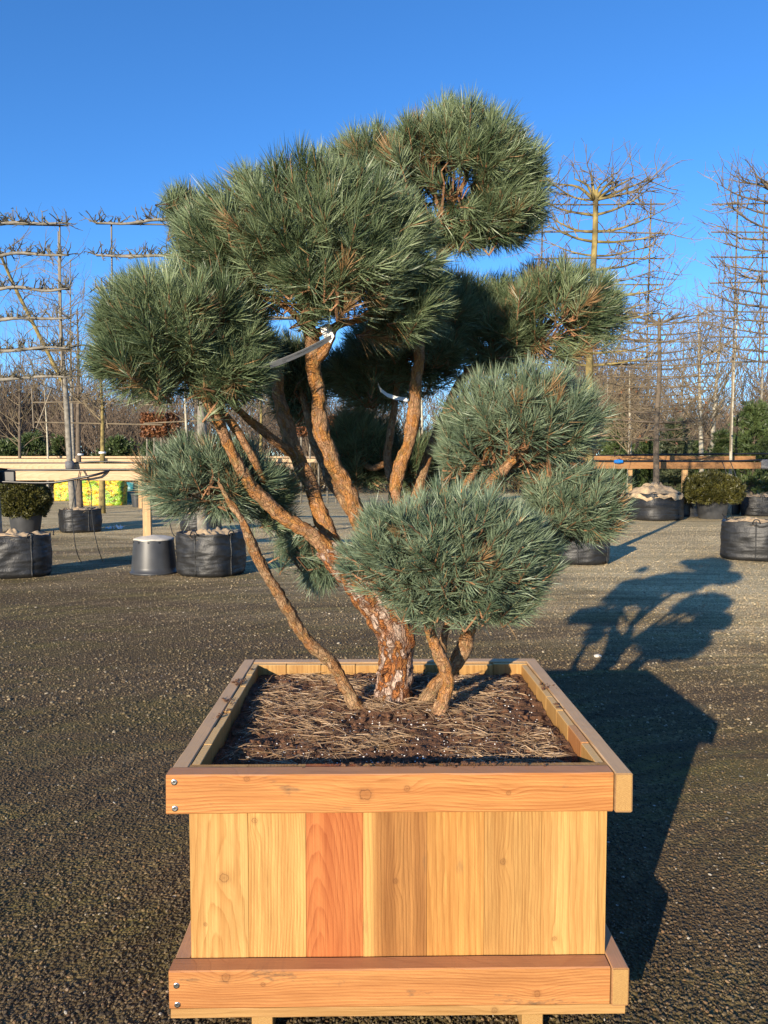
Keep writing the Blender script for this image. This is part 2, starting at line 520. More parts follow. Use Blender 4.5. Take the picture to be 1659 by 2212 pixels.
def m_ground():
    n = NT('gravel_ground')
    p = n.geo('Position')
    x, y, z = n.sep(p)
    big = n.noise(p, 0.35, 4, 0.6)
    mid = n.noise(n.vm('MULTIPLY', p, (0.45, 1.8, 1)), 0.9, 5, 0.65)
    grit = n.m('ADD', n.m('MULTIPLY', n.noise(p, 95, 4, 0.75), 0.6), n.m('MULTIPLY', n.noise(p, 13, 5, 0.75), 0.4))
    cellc = n.vor(p, 85, 'F1', 'Color')
    celld = n.vor(p, 85, 'F1', 'Distance')
    c2 = n.vor(p, 32, 'F1', 'Color')
    d2 = n.vor(p, 32, 'F1', 'Distance')
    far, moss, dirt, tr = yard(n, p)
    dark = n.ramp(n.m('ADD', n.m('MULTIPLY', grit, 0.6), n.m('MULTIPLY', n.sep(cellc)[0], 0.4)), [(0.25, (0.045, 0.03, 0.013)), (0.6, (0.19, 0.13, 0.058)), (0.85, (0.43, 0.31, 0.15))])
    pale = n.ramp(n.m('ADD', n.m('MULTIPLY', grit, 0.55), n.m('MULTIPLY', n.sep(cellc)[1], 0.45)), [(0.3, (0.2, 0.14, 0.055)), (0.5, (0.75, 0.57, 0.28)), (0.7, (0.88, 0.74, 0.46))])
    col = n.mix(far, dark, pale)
    col = n.mix(n.m('MULTIPLY', moss, 0.75), col, n.mix(grit, (0.055, 0.045, 0.009), (0.27, 0.225, 0.05)))
    col = n.mix(dirt, col, n.mix(grit, (0.035, 0.022, 0.011), (0.19, 0.12, 0.06)))
    col = n.mix(n.m('MULTIPLY', tr, 0.75), col, n.mix(grit, (0.03, 0.02, 0.009), (0.13, 0.088, 0.04)))
    # scattered pale chips
    chip = n.m('MULTIPLY', n.m('GREATER_THAN', n.sep(c2)[0], 0.975), n.m('LESS_THAN', d2, 0.22))
    col = n.mix(n.m('MULTIPLY', chip, 0.8), col, n.mix(n.sep(c2)[1], (0.26, 0.23, 0.19), (0.6, 0.57, 0.5)))
    n.bs(Base_Color=col, Roughness=0.9, Specular_IOR_Level=0.25)
    h = n.m('ADD', n.m('MULTIPLY', n.m('SUBTRACT', 1.0, celld), 1.0), n.m('ADD', n.m('MULTIPLY', grit, 0.7), n.m('MULTIPLY', chip, 0.8)))
    n.bs(Normal=n.bump(h, 0.8, 0.010))
    return n.mat


M = {}
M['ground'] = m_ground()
M['needle_green'] = m_needle('pine_needle_green', (0.04, 0.07, 0.028), (0.225, 0.28, 0.145), rough=0.44, trans=0.05)
M['needle_blue'] = m_needle('pine_needle_glaucous', (0.045, 0.078, 0.043), (0.225, 0.285, 0.175), rough=0.44, trans=0.05)
M['bark_trunk'] = m_bark('pine_bark_trunk', 0.95, (0.46, 0.18, 0.055), grey=(0.5, 0.37, 0.29), lichen=0.12)
M['bark_limb'] = m_bark('pine_bark_limb', 0.4, (0.58, 0.27, 0.075), lichen=0.55, scale=1.3)
M['bark_stem'] = m_bark('pine_bark_stem', 0.5, (0.46, 0.23, 0.085), grey=(0.4, 0.3, 0.19), lichen=0.45, scale=1.4)
M['twig'] = m_plain('pine_twig', (0.24, 0.12, 0.055), 0.85, 0.3, 40)
M['straw'] = m_needle('fallen_needles', (0.22, 0.13, 0.065), (0.5, 0.35, 0.21), rough=0.5, trans=0.05)
M['soil'] = m_plain('peat_soil', (0.12, 0.055, 0.026), 0.95, 0.4, 60, 0.8, bscale=220)
M['perlite'] = m_plain('perlite', (0.75, 0.72, 0.68), 0.8, 0.08, 200)
M['steel'] = m_plain('screw_steel', (0.7, 0.7, 0.68), 0.3, 0.1, 200, metallic=1.0)
M['screw_dark'] = m_plain('screw_socket', (0.03, 0.03, 0.03), 0.6)
M['bag'] = m_plain('woven_black_plastic', (0.013, 0.013, 0.0135), 0.5, 0.3, 18, 0.4, bscale=60)
M['tub'] = m_plain('black_tub_plastic', (0.04, 0.041, 0.043), 0.45, 0.18, 6)
M['burlap'] = m_plain('burlap', (0.46, 0.33, 0.19), 0.95, 0.22, 14, 0.6, bscale=160)
M['concrete'] = m_plain('concrete', (0.48, 0.44, 0.37), 0.95, 0.12, 14, 0.4, bscale=120)
M['hose'] = m_plain('black_hose', (0.012, 0.012, 0.013), 0.35)
M['blue'] = m_plain('blue_plastic', (0.01, 0.16, 0.55), 0.4)
M['strap'] = m_plain('grey_rubber', (0.12, 0.12, 0.125), 0.8, 0.2)
M['label'] = m_plain('tag_plastic', (0.82, 0.81, 0.78), 0.55, 0.04)
M['ink'] = m_plain('tag_print', (0.02, 0.02, 0.02), 0.7)
M['bare'] = m_plain('bare_bark', (0.11, 0.085, 0.06), 0.9, 0.35, 9)
M['bare_grey'] = m_plain('grey_bare_bark', (0.2, 0.18, 0.145), 0.9, 0.35, 12, 0.5)
M['bare_yellow'] = m_plain('lichen_bark', (0.19, 0.145, 0.05), 0.9, 0.6, 6, 0.6, bscale=30)
M['bare_twig'] = m_plain('grey_brown_twig', (0.17, 0.13, 0.075), 0.9, 0.35, 5)
M['knob_twig'] = m_plain('pollard_spur_bark', (0.115, 0.1, 0.062), 0.9, 0.45, 8)
M['wood_far'] = m_plain('far_wood_bark', (0.13, 0.095, 0.064), 0.95, 0.45, 0.12)
M['cane'] = m_plain('bamboo_cane', (0.15, 0.115, 0.07), 0.6, 0.3, 4)
M['birch'] = m_plain('pale_bark', (0.38, 0.34, 0.25), 0.85, 0.3, 9)
M['band'] = m_plain('white_band', (0.75, 0.75, 0.73), 0.6)
M['russet'] = m_needle('russet_leaves', (0.12, 0.05, 0.022), (0.3, 0.13, 0.055), trans=0.2)
M['yew'] = m_needle('yew_leaves', (0.028, 0.03, 0.007), (0.12, 0.11, 0.024), trans=0.05)
M['bgpine'] = m_needle('far_pine_needles', (0.035, 0.06, 0.02), (0.11, 0.15, 0.05), trans=0.1)
M['bgspruce'] = m_needle('pale_fir_needles', (0.05, 0.07, 0.035), (0.16, 0.18, 0.09), trans=0.1)
M['brush'] = m_needle('undergrowth_leaves', (0.06, 0.045, 0.02), (0.17, 0.115, 0.055), trans=0.1)
M['rail'] = m_wood('rail_timber', (0.95, 0.80, 0.62), (0.85, 0.66, 0.46), axis='X', freq=60, fib=0.5)
M['rail_red'] = m_wood('rail_timber_tan', (0.58, 0.36, 0.19), (0.42, 0.24, 0.11), axis='X', freq=60, fib=0.5, seed=4)
M['post'] = m_wood('post_timber', (0.85, 0.66, 0.42), (0.7, 0.48, 0.26), axis='Z', freq=60, fib=0.5)


def m_sack():
    n = NT('printed_yellow_film')
    c = n.coord()
    z = n.sep(c)[2]
    f = n.noise(c, 2.3, 3, 0.6)
    col = n.ramp(f, [(0.25, (0.5, 0.26, 0.01)), (0.42, (0.62, 0.4, 0.02)), (0.52, (0.6, 0.45, 0.03)), (0.55, (0.16, 0.33, 0.02)), (0.7, (0.3, 0.42, 0.03))])
    ink = n.noise(n.vm('MULTIPLY', c, (4.0, 4.0, 9.0)), 1.6, 2, 0.5)
    col = n.mix(n.ramp(ink, [(0.56, 0.0), (0.58, 0.75)]), col, (0.09, 0.05, 0.01))
    n.bs(Base_Color=col, Roughness=0.28, Normal=n.bump(n.noise(c, 9, 4), 0.9, 0.08))
    return n.mat


M['sack'] = m_sack()
M['bluefilm'] = m_plain('blue_green_film', (0.02, 0.15, 0.17), 0.3, 0.4, 3, 0.5)

# ------------------------------------------------------------------ ground
gx = np.array([-700, -60, -14, 14, 60, 700.0]); gy = np.array([-300, -10, 16, 60, 200, 1500.0])
V = [(a, b, 0) for b in gy for a in gx]
F = [(j * 6 + i, j * 6 + i + 1, j * 6 + i + 7, j * 6 + i + 6) for j in range(5) for i in range(5)]
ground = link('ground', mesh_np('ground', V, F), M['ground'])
tag(ground, 'dark gravel yard with patches of moss', 'ground', kind='structure')


def gravel(name, mat, n, yr, sizes, label, seed, power=1.0, xs=0.62):
    rng = np.random.default_rng(seed)
    u = rng.random(n) ** power
    y = yr[0] + (yr[1] - yr[0]) * u
    x = (rng.random(n) * 2 - 1) * (y * xs + 0.4)
    sc = sizes[0] + (sizes[1] - sizes[0]) * rng.random(n) ** 3
    me = bpy.data.meshes.new(name)
    me.vertices.add(n)
    me.vertices.foreach_set('co', np.stack([x, y, sc * 0.15], 1).astype(np.float32).ravel())
    a = me.attributes.new('size', 'FLOAT_VECTOR', 'POINT')
    s3 = sc[:, None] * np.stack([0.7 + 0.6 * rng.random(n), 0.55 + 0.45 * rng.random(n), 0.35 + 0.4 * rng.random(n)], 1)
    a.data.foreach_set('vector', s3.astype(np.float32).ravel())
    a = me.attributes.new('turn', 'FLOAT_VECTOR', 'POINT')
    a.data.foreach_set('vector', np.stack([rng.normal(0, .3, n), rng.normal(0, .3, n), rng.random(n) * 6.28], 1).astype(np.float32).ravel())
    o = link(name, me, mat)
    tag(o, label, 'gravel', kind='stuff')
    ng = bpy.data.node_groups.new(name, 'GeometryNodeTree')
    ng.interface.new_socket('Geometry', in_out='INPUT', socket_type='NodeSocketGeometry')
    ng.interface.new_socket('Geometry', in_out='OUTPUT', socket_type='NodeSocketGeometry')
    N, Lk = ng.nodes, ng.links
    gi, go = N.new('NodeGroupInput'), N.new('NodeGroupOutput')
    ico = N.new('GeometryNodeMeshIcoSphere'); ico.inputs['Radius'].default_value = 0.5; ico.inputs['Subdivisions'].default_value = 1
    sm = N.new('GeometryNodeSetMaterial'); sm.inputs['Material'].default_value = mat
    mp = N.new('GeometryNodeMeshToPoints')
    ip = N.new('GeometryNodeInstanceOnPoints')
    a1 = N.new('GeometryNodeInputNamedAttribute'); a1.data_type = 'FLOAT_VECTOR'; a1.inputs[0].default_value = 'size'
    a2 = N.new('GeometryNodeInputNamedAttribute'); a2.data_type = 'FLOAT_VECTOR'; a2.inputs[0].default_value = 'turn'
    e2r = N.new('FunctionNodeEulerToRotation')
    Lk.new(gi.outputs[0], mp.inputs[0]); Lk.new(mp.outputs[0], ip.inputs['Points'])
    Lk.new(ico.outputs[0], sm.inputs[0]); Lk.new(sm.outputs[0], ip.inputs['Instance'])
    Lk.new(a1.outputs[0], ip.inputs['Scale']); Lk.new(a2.outputs[0], e2r.inputs[0]); Lk.new(e2r.outputs[0], ip.inputs['Rotation'])
    Lk.new(ip.outputs[0], go.inputs[0])
    o.modifiers.new('stones', 'NODES').node_group = ng
    return o


def m_stone(name, stops):
    n = NT(name)
    p = n.geo('Position')
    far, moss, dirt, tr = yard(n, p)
    c0 = n.ramp(n.rnd(), stops)
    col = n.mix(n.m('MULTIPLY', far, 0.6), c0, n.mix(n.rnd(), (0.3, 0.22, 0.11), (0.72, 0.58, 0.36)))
    col = n.mix(n.m('MULTIPLY', moss, 0.5), col, n.mix(n.rnd(), (0.06, 0.05, 0.012), (0.2, 0.16, 0.05)))
    col = n.mix(n.m('MULTIPLY', dirt, 0.55), col, (0.075, 0.048, 0.025))
    col = n.mix(n.m('MULTIPLY', tr, 0.8), col, n.mix(0.65, c0, (0.035, 0.024, 0.014)))
    n.bs(Base_Color=col, Roughness=0.8, Normal=n.bump(n.noise(n.geo('Position'), 300, 3), 0.4, 0.003))
    return n.mat


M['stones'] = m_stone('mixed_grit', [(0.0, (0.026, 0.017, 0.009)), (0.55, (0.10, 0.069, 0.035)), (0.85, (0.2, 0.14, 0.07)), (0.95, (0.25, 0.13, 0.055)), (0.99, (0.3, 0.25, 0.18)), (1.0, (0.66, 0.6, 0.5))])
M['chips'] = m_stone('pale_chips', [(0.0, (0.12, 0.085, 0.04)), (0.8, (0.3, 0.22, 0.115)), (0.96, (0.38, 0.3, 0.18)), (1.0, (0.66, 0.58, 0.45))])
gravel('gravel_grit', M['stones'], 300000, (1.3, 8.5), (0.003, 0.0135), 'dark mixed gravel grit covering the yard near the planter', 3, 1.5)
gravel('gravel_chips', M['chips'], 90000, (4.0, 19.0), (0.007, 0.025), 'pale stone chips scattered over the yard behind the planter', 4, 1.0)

# ------------------------------------------------------------------ planter box
YAW = R(0.85)
P0 = P(357.5, 1675, 1.80)
RIM = float(P0[2])
box = empty('planter_box', (P0[0], P0[1], 0), 'large square planter box of new orange softwood planks holding the cloud-pruned pine', 'planter', rz=YAW)
BW, BD, RT, RH, PT, RX = 1.122, 1.12, 0.05, 0.096, 0.024, 0.042   # outer frame, rail thickness/height, plank thickness
LOW_TOP = 0.181
PANEL_LOW = LOW_TOP - RH + 0.004


def rough_board(hx, hy, hz, bev, amp, seed):
    """board swept along its longest side, edges slightly uneven as sawn"""
    h = [hx, hy, hz]
    L = int(np.argmax(h)); a, b = [i for i in range(3) if i != L]
    n = 26
    prof = [(-h[a] + bev, -h[b]), (h[a] - bev, -h[b]), (h[a], -h[b] + bev), (h[a], h[b] - bev), (h[a] - bev, h[b]), (-h[a] + bev, h[b]), (-h[a], h[b] - bev), (-h[a], -h[b] + bev)]
    V = []
    for i in range(n):
        t = -h[L] + 2 * h[L] * i / (n - 1)
        for k, (pa, pb) in enumerate(prof):
            v = [0, 0, 0]
            e = Vector((t * 9, k * 1.7, seed)); g = Vector((t * 45, k * 2.3, seed + 5))
            v[a] = pa + amp * (mnoise.noise(e) + 0.6 * mnoise.noise(g)) * (1 if pa > 0 else -1) * 0.7
            v[b] = pb + amp * (mnoise.noise(e + Vector((0, 50, 0))) + 0.6 * mnoise.noise(g + Vector((0, 50, 0)))) * 0.7
            v[L] = t + (amp * 1.2 * mnoise.noise(Vector((k * 3.1, seed, i))) if i in (0, n - 1) else 0)
            V.append(v)
    F = [(i * 8 + k, i * 8 + (k + 1) % 8, i * 8 + 8 + (k + 1) % 8, i * 8 + 8 + k) for i in range(n - 1) for k in range(8)]
    F3 = []
    for base_, fl in ((0, True), ((n - 1) * 8, False)):
        for k in range(1, 7):
            q = (base_, base_ + k, base_ + k + 1)
            F3.append(q[::-1] if fl else q)
    return MB().add(V, F, F3)


def bpart(name, x0, x1, y0, y1, z0, z1, mat, bev=0.002, parent=None):
    """a board with its origin at its own middle"""
    c = ((x0 + x1) / 2, (y0 + y1) / 2, (z0 + z1) / 2)
    hx, hy, hz = (x1 - x0) / 2, (y1 - y0) / 2, (z1 - z0) / 2
    mb = rough_board(hx, hy, hz, bev, 0.0011, x0 * 7 + y0 * 13 + z0 * 29) if name in ('rail', 'bottom_board') else MB().box(-hx, hx, -hy, hy, -hz, hz, bev)
    return mb.build(name, mat, parent or box, loc=c)


TOPC = (0.34, 0.24, 0.16)
W1 = m_wood('rail_front_upper', (0.80, 0.45, 0.18), (0.58, 0.22, 0.06), 'X', 120, (0.20, 0.035), 0.03, knots=((-0.06, -0.002, 0.016), (0.04, 0.012, 0.008), (0.285, 0.0, 0.006), (-0.345, 0.038, 0.007)), stain=0.7, seed=1.0, weather=(0.33, 0.19, 0.12))
W2 = m_wood('rail_front_lower', (0.76, 0.42, 0.18), (0.54, 0.22, 0.075), 'X', 130, (0.24, 0.03), 0.02, knots=((0.36, -0.018, 0.009), (-0.40, 0.03, 0.012), (-0.31, 0.012, 0.006)), stain=0.85, seed=2.0, weather=(0.28, 0.145, 0.085))
WS = m_wood('rail_side', (0.62, 0.42, 0.22), (0.46, 0.28, 0.12), 'Y', 110, (0.2, 0.03), 0.03, grey=0.25, seed=3.0, weather=(0.44, 0.33, 0.22))
WSL = m_wood('rail_side_low', (0.6, 0.38, 0.2), (0.42, 0.22, 0.1), 'Y', 110, (0.2, 0.03), 0.03, grey=0.1, seed=5.0, weather=(0.38, 0.23, 0.15))
EG = m_endgrain('cut_end_grain', (0.44, 0.26, 0.085), (0.27, 0.125, 0.03))
# upper rails run pinwheel fashion round the four sides
for (zt, wf, ws) in ((RIM, W1, WS), (LOW_TOP, W2, WSL)):
    zb = zt - RH
    bpart('rail', 0, BW - RX - 0.003, 0, RT, zb, zt, wf, 0.003)
    o = bpart('rail', BW - RX, BW, -0.004, BD - RT - 0.002, zb, zt + 0.001, ws, 0.003)
    bpart('end_grain', -0.0188, 0.0188, -0.0022, 0.0, -0.0445, 0.0445, EG, 0.0005, o).location = (0, -(BD - RT + 0.002) / 2 - 0.0012, 0)
    bpart('rail', 0.002, RX, RT + 0.003, BD, zb, zt - 0.001, ws, 0.003)
    bpart('rail', RX + 0.003, BW, BD - RT, BD, zb, zt, ws, 0.003)
# front planks, left to right as in the photo (picture x of each joint)
joints = [408, 533, 657, 780, 918, 1042, 1166, 1288, 1307]
PX0, PX1 = RX, BW - RX
jx = [PX0 + (j - 408) / (1307 - 408) * (PX1 - PX0) for j in joints]
ZC = (RIM + PANEL_LOW) / 2


def pz(py):    # picture row on the front panel -> plank local length coordinate
    return float(P(800, py, 1.855)[2]) - ZC


def pxl(px, i): return (jx[0] + (px - 408) / 899 * (PX1 - PX0)) - (jx[i] + jx[i + 1]) / 2


planks = [
    m_wood('plank_pale_knot', (0.84, 0.60, 0.27), (0.66, 0.39, 0.13), 'Z', 62, (0.004, 0.05), 0.10, knots=((pz(1895), pxl(481, 0), 0.013), (pz(1995), pxl(440, 0), 0.005)), seed=11),
    m_wood('plank_yellow_stripe', (0.86, 0.60, 0.26), (0.60, 0.32, 0.09), 'Z', 120, (0.20, 0.02), 0.03, knots=((pz(1772), pxl(548, 1), 0.008),), seed=12),
    m_wood('plank_red', (0.72, 0.30, 0.115), (0.52, 0.155, 0.05), 'Z', 90, (0.045, 0.05), 0.16, seed=13),
    m_wood('plank_brown', (0.58, 0.32, 0.12), (0.34, 0.16, 0.05), 'Z', 110, (0.12, 0.03), 0.04, knots=((pz(1905), pxl(850, 3), 0.007),), strip=(-0.061, 60.0, (0.78, 0.5, 0.2)), seed=14, stain=0.25),
    m_wood('plank_golden', (0.78, 0.47, 0.17), (0.58, 0.29, 0.08), 'Z', 75, (0.09, 0.05), 0.05, seed=15, stain=0.3),
    m_wood('plank_tan_knot', (0.72, 0.47, 0.19), (0.50, 0.28, 0.09), 'Z', 110, (0.10, 0.03), 0.03, knots=((pz(1865), pxl(1083, 5), 0.008),), seed=16, stain=0.12),
    m_wood('plank_light_gold', (0.84, 0.58, 0.25), (0.68, 0.40, 0.14), 'Z', 70, (0.13, 0.05), 0.03, knots=((pz(2033), pxl(1196, 6), 0.006),), seed=17),
    m_wood('plank_edge', (0.78, 0.53, 0.22), (0.55, 0.32, 0.1), 'Z', 110, (0.05, 0.05), 0.02, seed=18),
]
plabels = ['pale yellow plank with a round knot', 'yellow plank with strong wavy stripes', 'reddish orange plank', 'brown plank with a pale left edge', 'golden plank with a grey stain',
           'tan plank with a small knot', 'light golden plank', 'narrow strip at the panel edge']
for i, mt in enumerate(planks):
    o = bpart('plank', jx[i] + 0.0003, jx[i + 1] - 0.0003, RT + 0.003 + (i % 3) * 0.0006, RT + PT, PANEL_LOW, RIM - 0.003, mt, 0.0005)
    o['label'] = plabels[i]
WP = m_wood('plank_side', (0.72, 0.50, 0.22), (0.52, 0.3, 0.1), 'Z', 90, (0.05, 0.05), 0.06, seed=22, weather=(0.5, 0.38, 0.2))
WP2 = m_wood('plank_side_red', (0.62, 0.33, 0.15), (0.46, 0.2, 0.07), 'Z', 90, (0.05, 0.05), 0.06, seed=23, weather=(0.42, 0.26, 0.13))
y0, y1 = RT + PT + 0.001, BD - RT - PT - 0.001
ns = 7
for sgn in (0, 1):
    xa, xb = (PX0 + 0.002, PX0 + PT) if sgn == 0 else (PX1 - PT, PX1 - 0.002)
    for k in range(ns):
        a, b = y0 + (y1 - y0) * k / ns, y0 + (y1 - y0) * (k + 1) / ns
        bpart('plank', xa, xb, a + 0.0008, b - 0.0008, PANEL_LOW, RIM - 0.002 - random.random() * 0.005, WP2 if (sgn and k == 1) else WP, 0.0015)
for k in range(8):
    a, b = PX0 + (PX1 - PX0) * k / 8, PX0 + (PX1 - PX0) * (k + 1) / 8
    bpart('plank', a + 0.0008, b - 0.0008, BD - RT - PT, BD - RT - 0.003, PANEL_LOW, RIM - 0.003 - random.random() * 0.004, WP, 0.0015)
# bottom boards and runner feet
WB = m_wood('bottom_board', (0.72, 0.5, 0.24), (0.52, 0.32, 0.13), 'X', 80, (0.1, 0.04), 0.03, knots=((0.235, 0.0, 0.008),), stain=0.3, seed=31)
zb = LOW_TOP - RH - 0.001
for k in range(8):
    a = 0.002 + (BD - 0.004) * k / 8
    bpart('bottom_board', 0.003, BW - 0.006, a, a + (BD - 0.004) / 8 - 0.004, zb - 0.024, zb, WB, 0.0012)
for px in (558, 1148):
    xx = 0.0 + (px - 360) / (1353 - 360) * BW
    bpart('foot', xx - 0.026, xx + 0.026, 0.012, BD - 0.012, 0.0, zb - 0.0245, EG, 0.002)
# countersunk screws
for (px, py, zz) in ((376, 1690, 0), (377.5, 1747, 0), (381, 2129.5, 1), (383, 2171, 1)):
    q = P(px, py, 1.799)
    lx = float((q[0] - P0[0]) * math.cos(YAW) + (q[1] - P0[1]) * math.sin(YAW)); lz = float(q[2])
    mb = MB()
    n = 20
    prof = [(0.0, 0.0), (0.0042, -0.0006), (0.0072, -0.0012), (0.0074, 0.0006)]
    prof = prof[::-1]
    vv, ff = [], []
    for (rr, yy) in prof[:-1]:
        for k in range(n):
            vv.append((rr * math.cos(2 * math.pi * k / n), yy, rr * math.sin(2 * math.pi * k / n)))
    for a in range(len(prof) - 2):
        for k in range(n):
            ff.append((a * n + k, a * n + (k + 1) % n, (a + 1) * n + (k + 1) % n, (a + 1) * n + k))
    vv.append((0, -0.0006, 0))
    f3 = [(2 * n + k, 2 * n + (k + 1) % n, len(vv) - 1) for k in range(n)]
    mb.add(vv, ff, f3)
    sc = mb.build('screw', M['steel'], box, smooth=True, loc=(lx, -0.0008, lz))
    h = MB()
    hv = [(0.0022 * math.cos(k * math.pi / 3), -0.0009, 0.0022 * math.sin(k * math.pi / 3)) for k in range(6)] + [(0.0022 * math.cos(k * math.pi / 3), 0.0, 0.0022 * math.sin(k * math.pi / 3)) for k in range(6)]
    h.add(hv, [(k, (k + 1) % 6, 6 + (k + 1) % 6, 6 + k) for k in range(6)] + [(0, 1, 2, 3), (0, 3, 4, 5)])
    h.build('socket', M['screw_dark'], sc)

# ------------------------------------------------------------------ soil, fallen needles, perlite
SX0, SX1, SY0, SY1 = PX0 + PT + 0.002, PX1 - PT - 0.002, RT + PT + 0.002, BD - RT - PT - 0.002
SOIL = RIM - 0.05


def b2w(x, y, z):
    c, s = math.cos(YAW), math.sin(YAW)
    return np.stack([P0[0] + x * c - y * s, P0[1] + x * s + y * c, np.broadcast_to(z, np.shape(x))], -1)


def soil_h(x, y):
    v = Vector((x * 9, y * 9, 3.1)); u = Vector((x * 34, y * 34, 8.0)); w = Vector((x * 95, y * 95, 1.0))
    dd = math.hypot(x - 0.55, y - 0.72)
    return SOIL + 0.012 * mnoise.noise(v) + 0.008 * mnoise.noise(u) + 0.0045 * mnoise.noise(w) + 0.02 * math.exp(-(dd / 0.3) ** 2) + 0.012 * (y - 0.5)


NX, NY = 190, 200
xs, ys = np.linspace(SX0, SX1, NX), np.linspace(SY0, SY1, NY)
H = np.array([[soil_h(a, b) for a in xs] for b in ys])
XX, YY = np.meshgrid(xs, ys)
sv = b2w(XX.ravel(), YY.ravel(), H.ravel())
ii = np.arange(NY - 1)[:, None] * NX + np.arange(NX - 1)[None, :]
sf = np.stack([ii, ii + 1, ii + NX + 1, ii + NX], -1).reshape(-1, 4)
soil = link('potting_soil', mesh_np('potting_soil', sv, sf, smooth=True), M['soil'])
tag(soil, 'dark peaty potting soil filling the wooden planter', 'soil', kind='stuff')


def hs_at(x, y):
    i = np.clip(((x - SX0) / (SX1 - SX0) * (NX - 1)).round().astype(int), 0, NX - 1)
    j = np.clip(((y - SY0) / (SY1 - SY0) * (NY - 1)).round().astype(int), 0, NY - 1)
    return H[j, i]


rng = np.random.default_rng(21)
nl = 6500
lx = SX0 + 0.03 + (SX1 - SX0 - 0.06) * rng.random(nl); ly = SY0 + 0.02 + (SY1 - SY0 - 0.04) * rng.random(nl)
keep = np.array([mnoise.noise(Vector((a * 5.5, b * 7, 12.0))) + 0.25 * (b - 0.35) for a, b in zip(lx, ly)]) + rng.normal(0, 0.16, nl) > 0.13
lx, ly = lx[keep], ly[keep]
n2 = len(lx)
flow = np.array([mnoise.noise(Vector((a * 4, b * 4, 40.0))) for a, b in zip(lx, ly)]) * 2.6
an = flow * 0.4 + rng.normal(0, 1.1, n2) + np.where(rng.random(n2) < 0.5, 0, math.pi)
L = 0.05 + 0.045 * rng.random(n2)
d1 = np.stack([np.cos(an), np.sin(an), rng.normal(0.02, 0.12, n2)], 1)
bend = rng.normal(0, 0.35, n2)
d2 = np.stack([np.cos(an + bend), np.sin(an + bend), rng.normal(-0.05, 0.12, n2)], 1)
ex, ey = lx + np.cos(an) * L, ly + np.sin(an) * L
ok = (ex > SX0 + 0.01) & (ex < SX1 - 0.01) & (ey > SY0 + 0.01) & (ey < SY1 - 0.01)
lx, ly, L, d1, d2, an = lx[ok], ly[ok], L[ok], d1[ok], d2[ok], an[ok]
zz = np.maximum(hs_at(lx, ly), hs_at(lx + np.cos(an) * L * 0.5, ly + np.sin(an) * L * 0.5)) + 0.002 + 0.012 * rng.random(len(lx)) ** 2
st = b2w(lx, ly, zz)
wn_ = 0.0011 + 0.0007 * rng.random(len(lx))
V1, q4, q3, tn = ribbons(st, nz(d1), nz(d2), L, wn_, rng, rng.random(len(lx)) * 0.95)
V2, q42, q32, tn2 = ribbons(st, nz(d1 + rng.normal(0, 0.12, d1.shape)), nz(d2 + rng.normal(0, 0.15, d1.shape)), L, wn_, rng, rng.random(len(lx)) * 0.95)
me = mesh_np('needle_litter', np.concatenate([V1, V2]), np.concatenate([q4, q42 + len(V1)]), np.concatenate([q3, q32 + len(V1)]), {'tone': ('FLOAT', np.concatenate([tn, tn2]))})
tag(link('needle_litter', me, M['straw']), 'dry tan pine needles strewn over the soil in the planter', 'needles', kind='stuff')

ICO_V, ICO_F = None, None
t_ = (1 + 5 ** 0.5) / 2
ICO_V = nz(np.array([(-1, t_, 0), (1, t_, 0), (-1, -t_, 0), (1, -t_, 0), (0, -1, t_), (0, 1, t_), (0, -1, -t_), (0, 1, -t_), (t_, 0, -1), (t_, 0, 1), (-t_, 0, -1), (-t_, 0, 1)], float))
ICO_F = np.array([(0, 11, 5), (0, 5, 1), (0, 1, 7), (0, 7, 10), (0, 10, 11), (1, 5, 9), (5, 11, 4), (11, 10, 2), (10, 7, 6), (7, 1, 8), (3, 9, 4), (3, 4, 2), (3, 2, 6), (3, 6, 8), (3, 8, 9), (4, 9, 5), (2, 4, 11), (6, 2, 10), (8, 6, 7), (9, 8, 1)])


def blobs(pos, size, rng, squash=0.7):
    n = len(pos)
    sc = np.asarray(size)[:, None] * (0.7 + 0.6 * rng.random((n, 3))) * np.array([1, 1, squash])
    jit = 1 + 0.25 * rng.normal(size=(n, 12, 1)).clip(-1, 1)
    v = pos[:, None, :] + ICO_V[None] * sc[:, None, :] * jit
    f = (np.arange(n)[:, None, None] * 12 + ICO_F[None]).reshape(-1, 3)
    return v.reshape(-1, 3), f


npz = 1000
px_, py_ = SX0 + 0.02 + (SX1 - SX0 - 0.04) * rng.random(npz), SY0 + 0.02 + (SY1 - SY0 - 0.04) * rng.random(npz) ** 1.5
v, f = blobs(b2w(px_, py_, hs_at(px_, py_) + 0.001), 0.0011 + 0.0016 * rng.random(npz), rng)
tag(link('perlite', mesh_np('perlite', v, None, f), M['perlite']), 'white perlite grains sprinkled through the potting soil', 'perlite', kind='stuff')
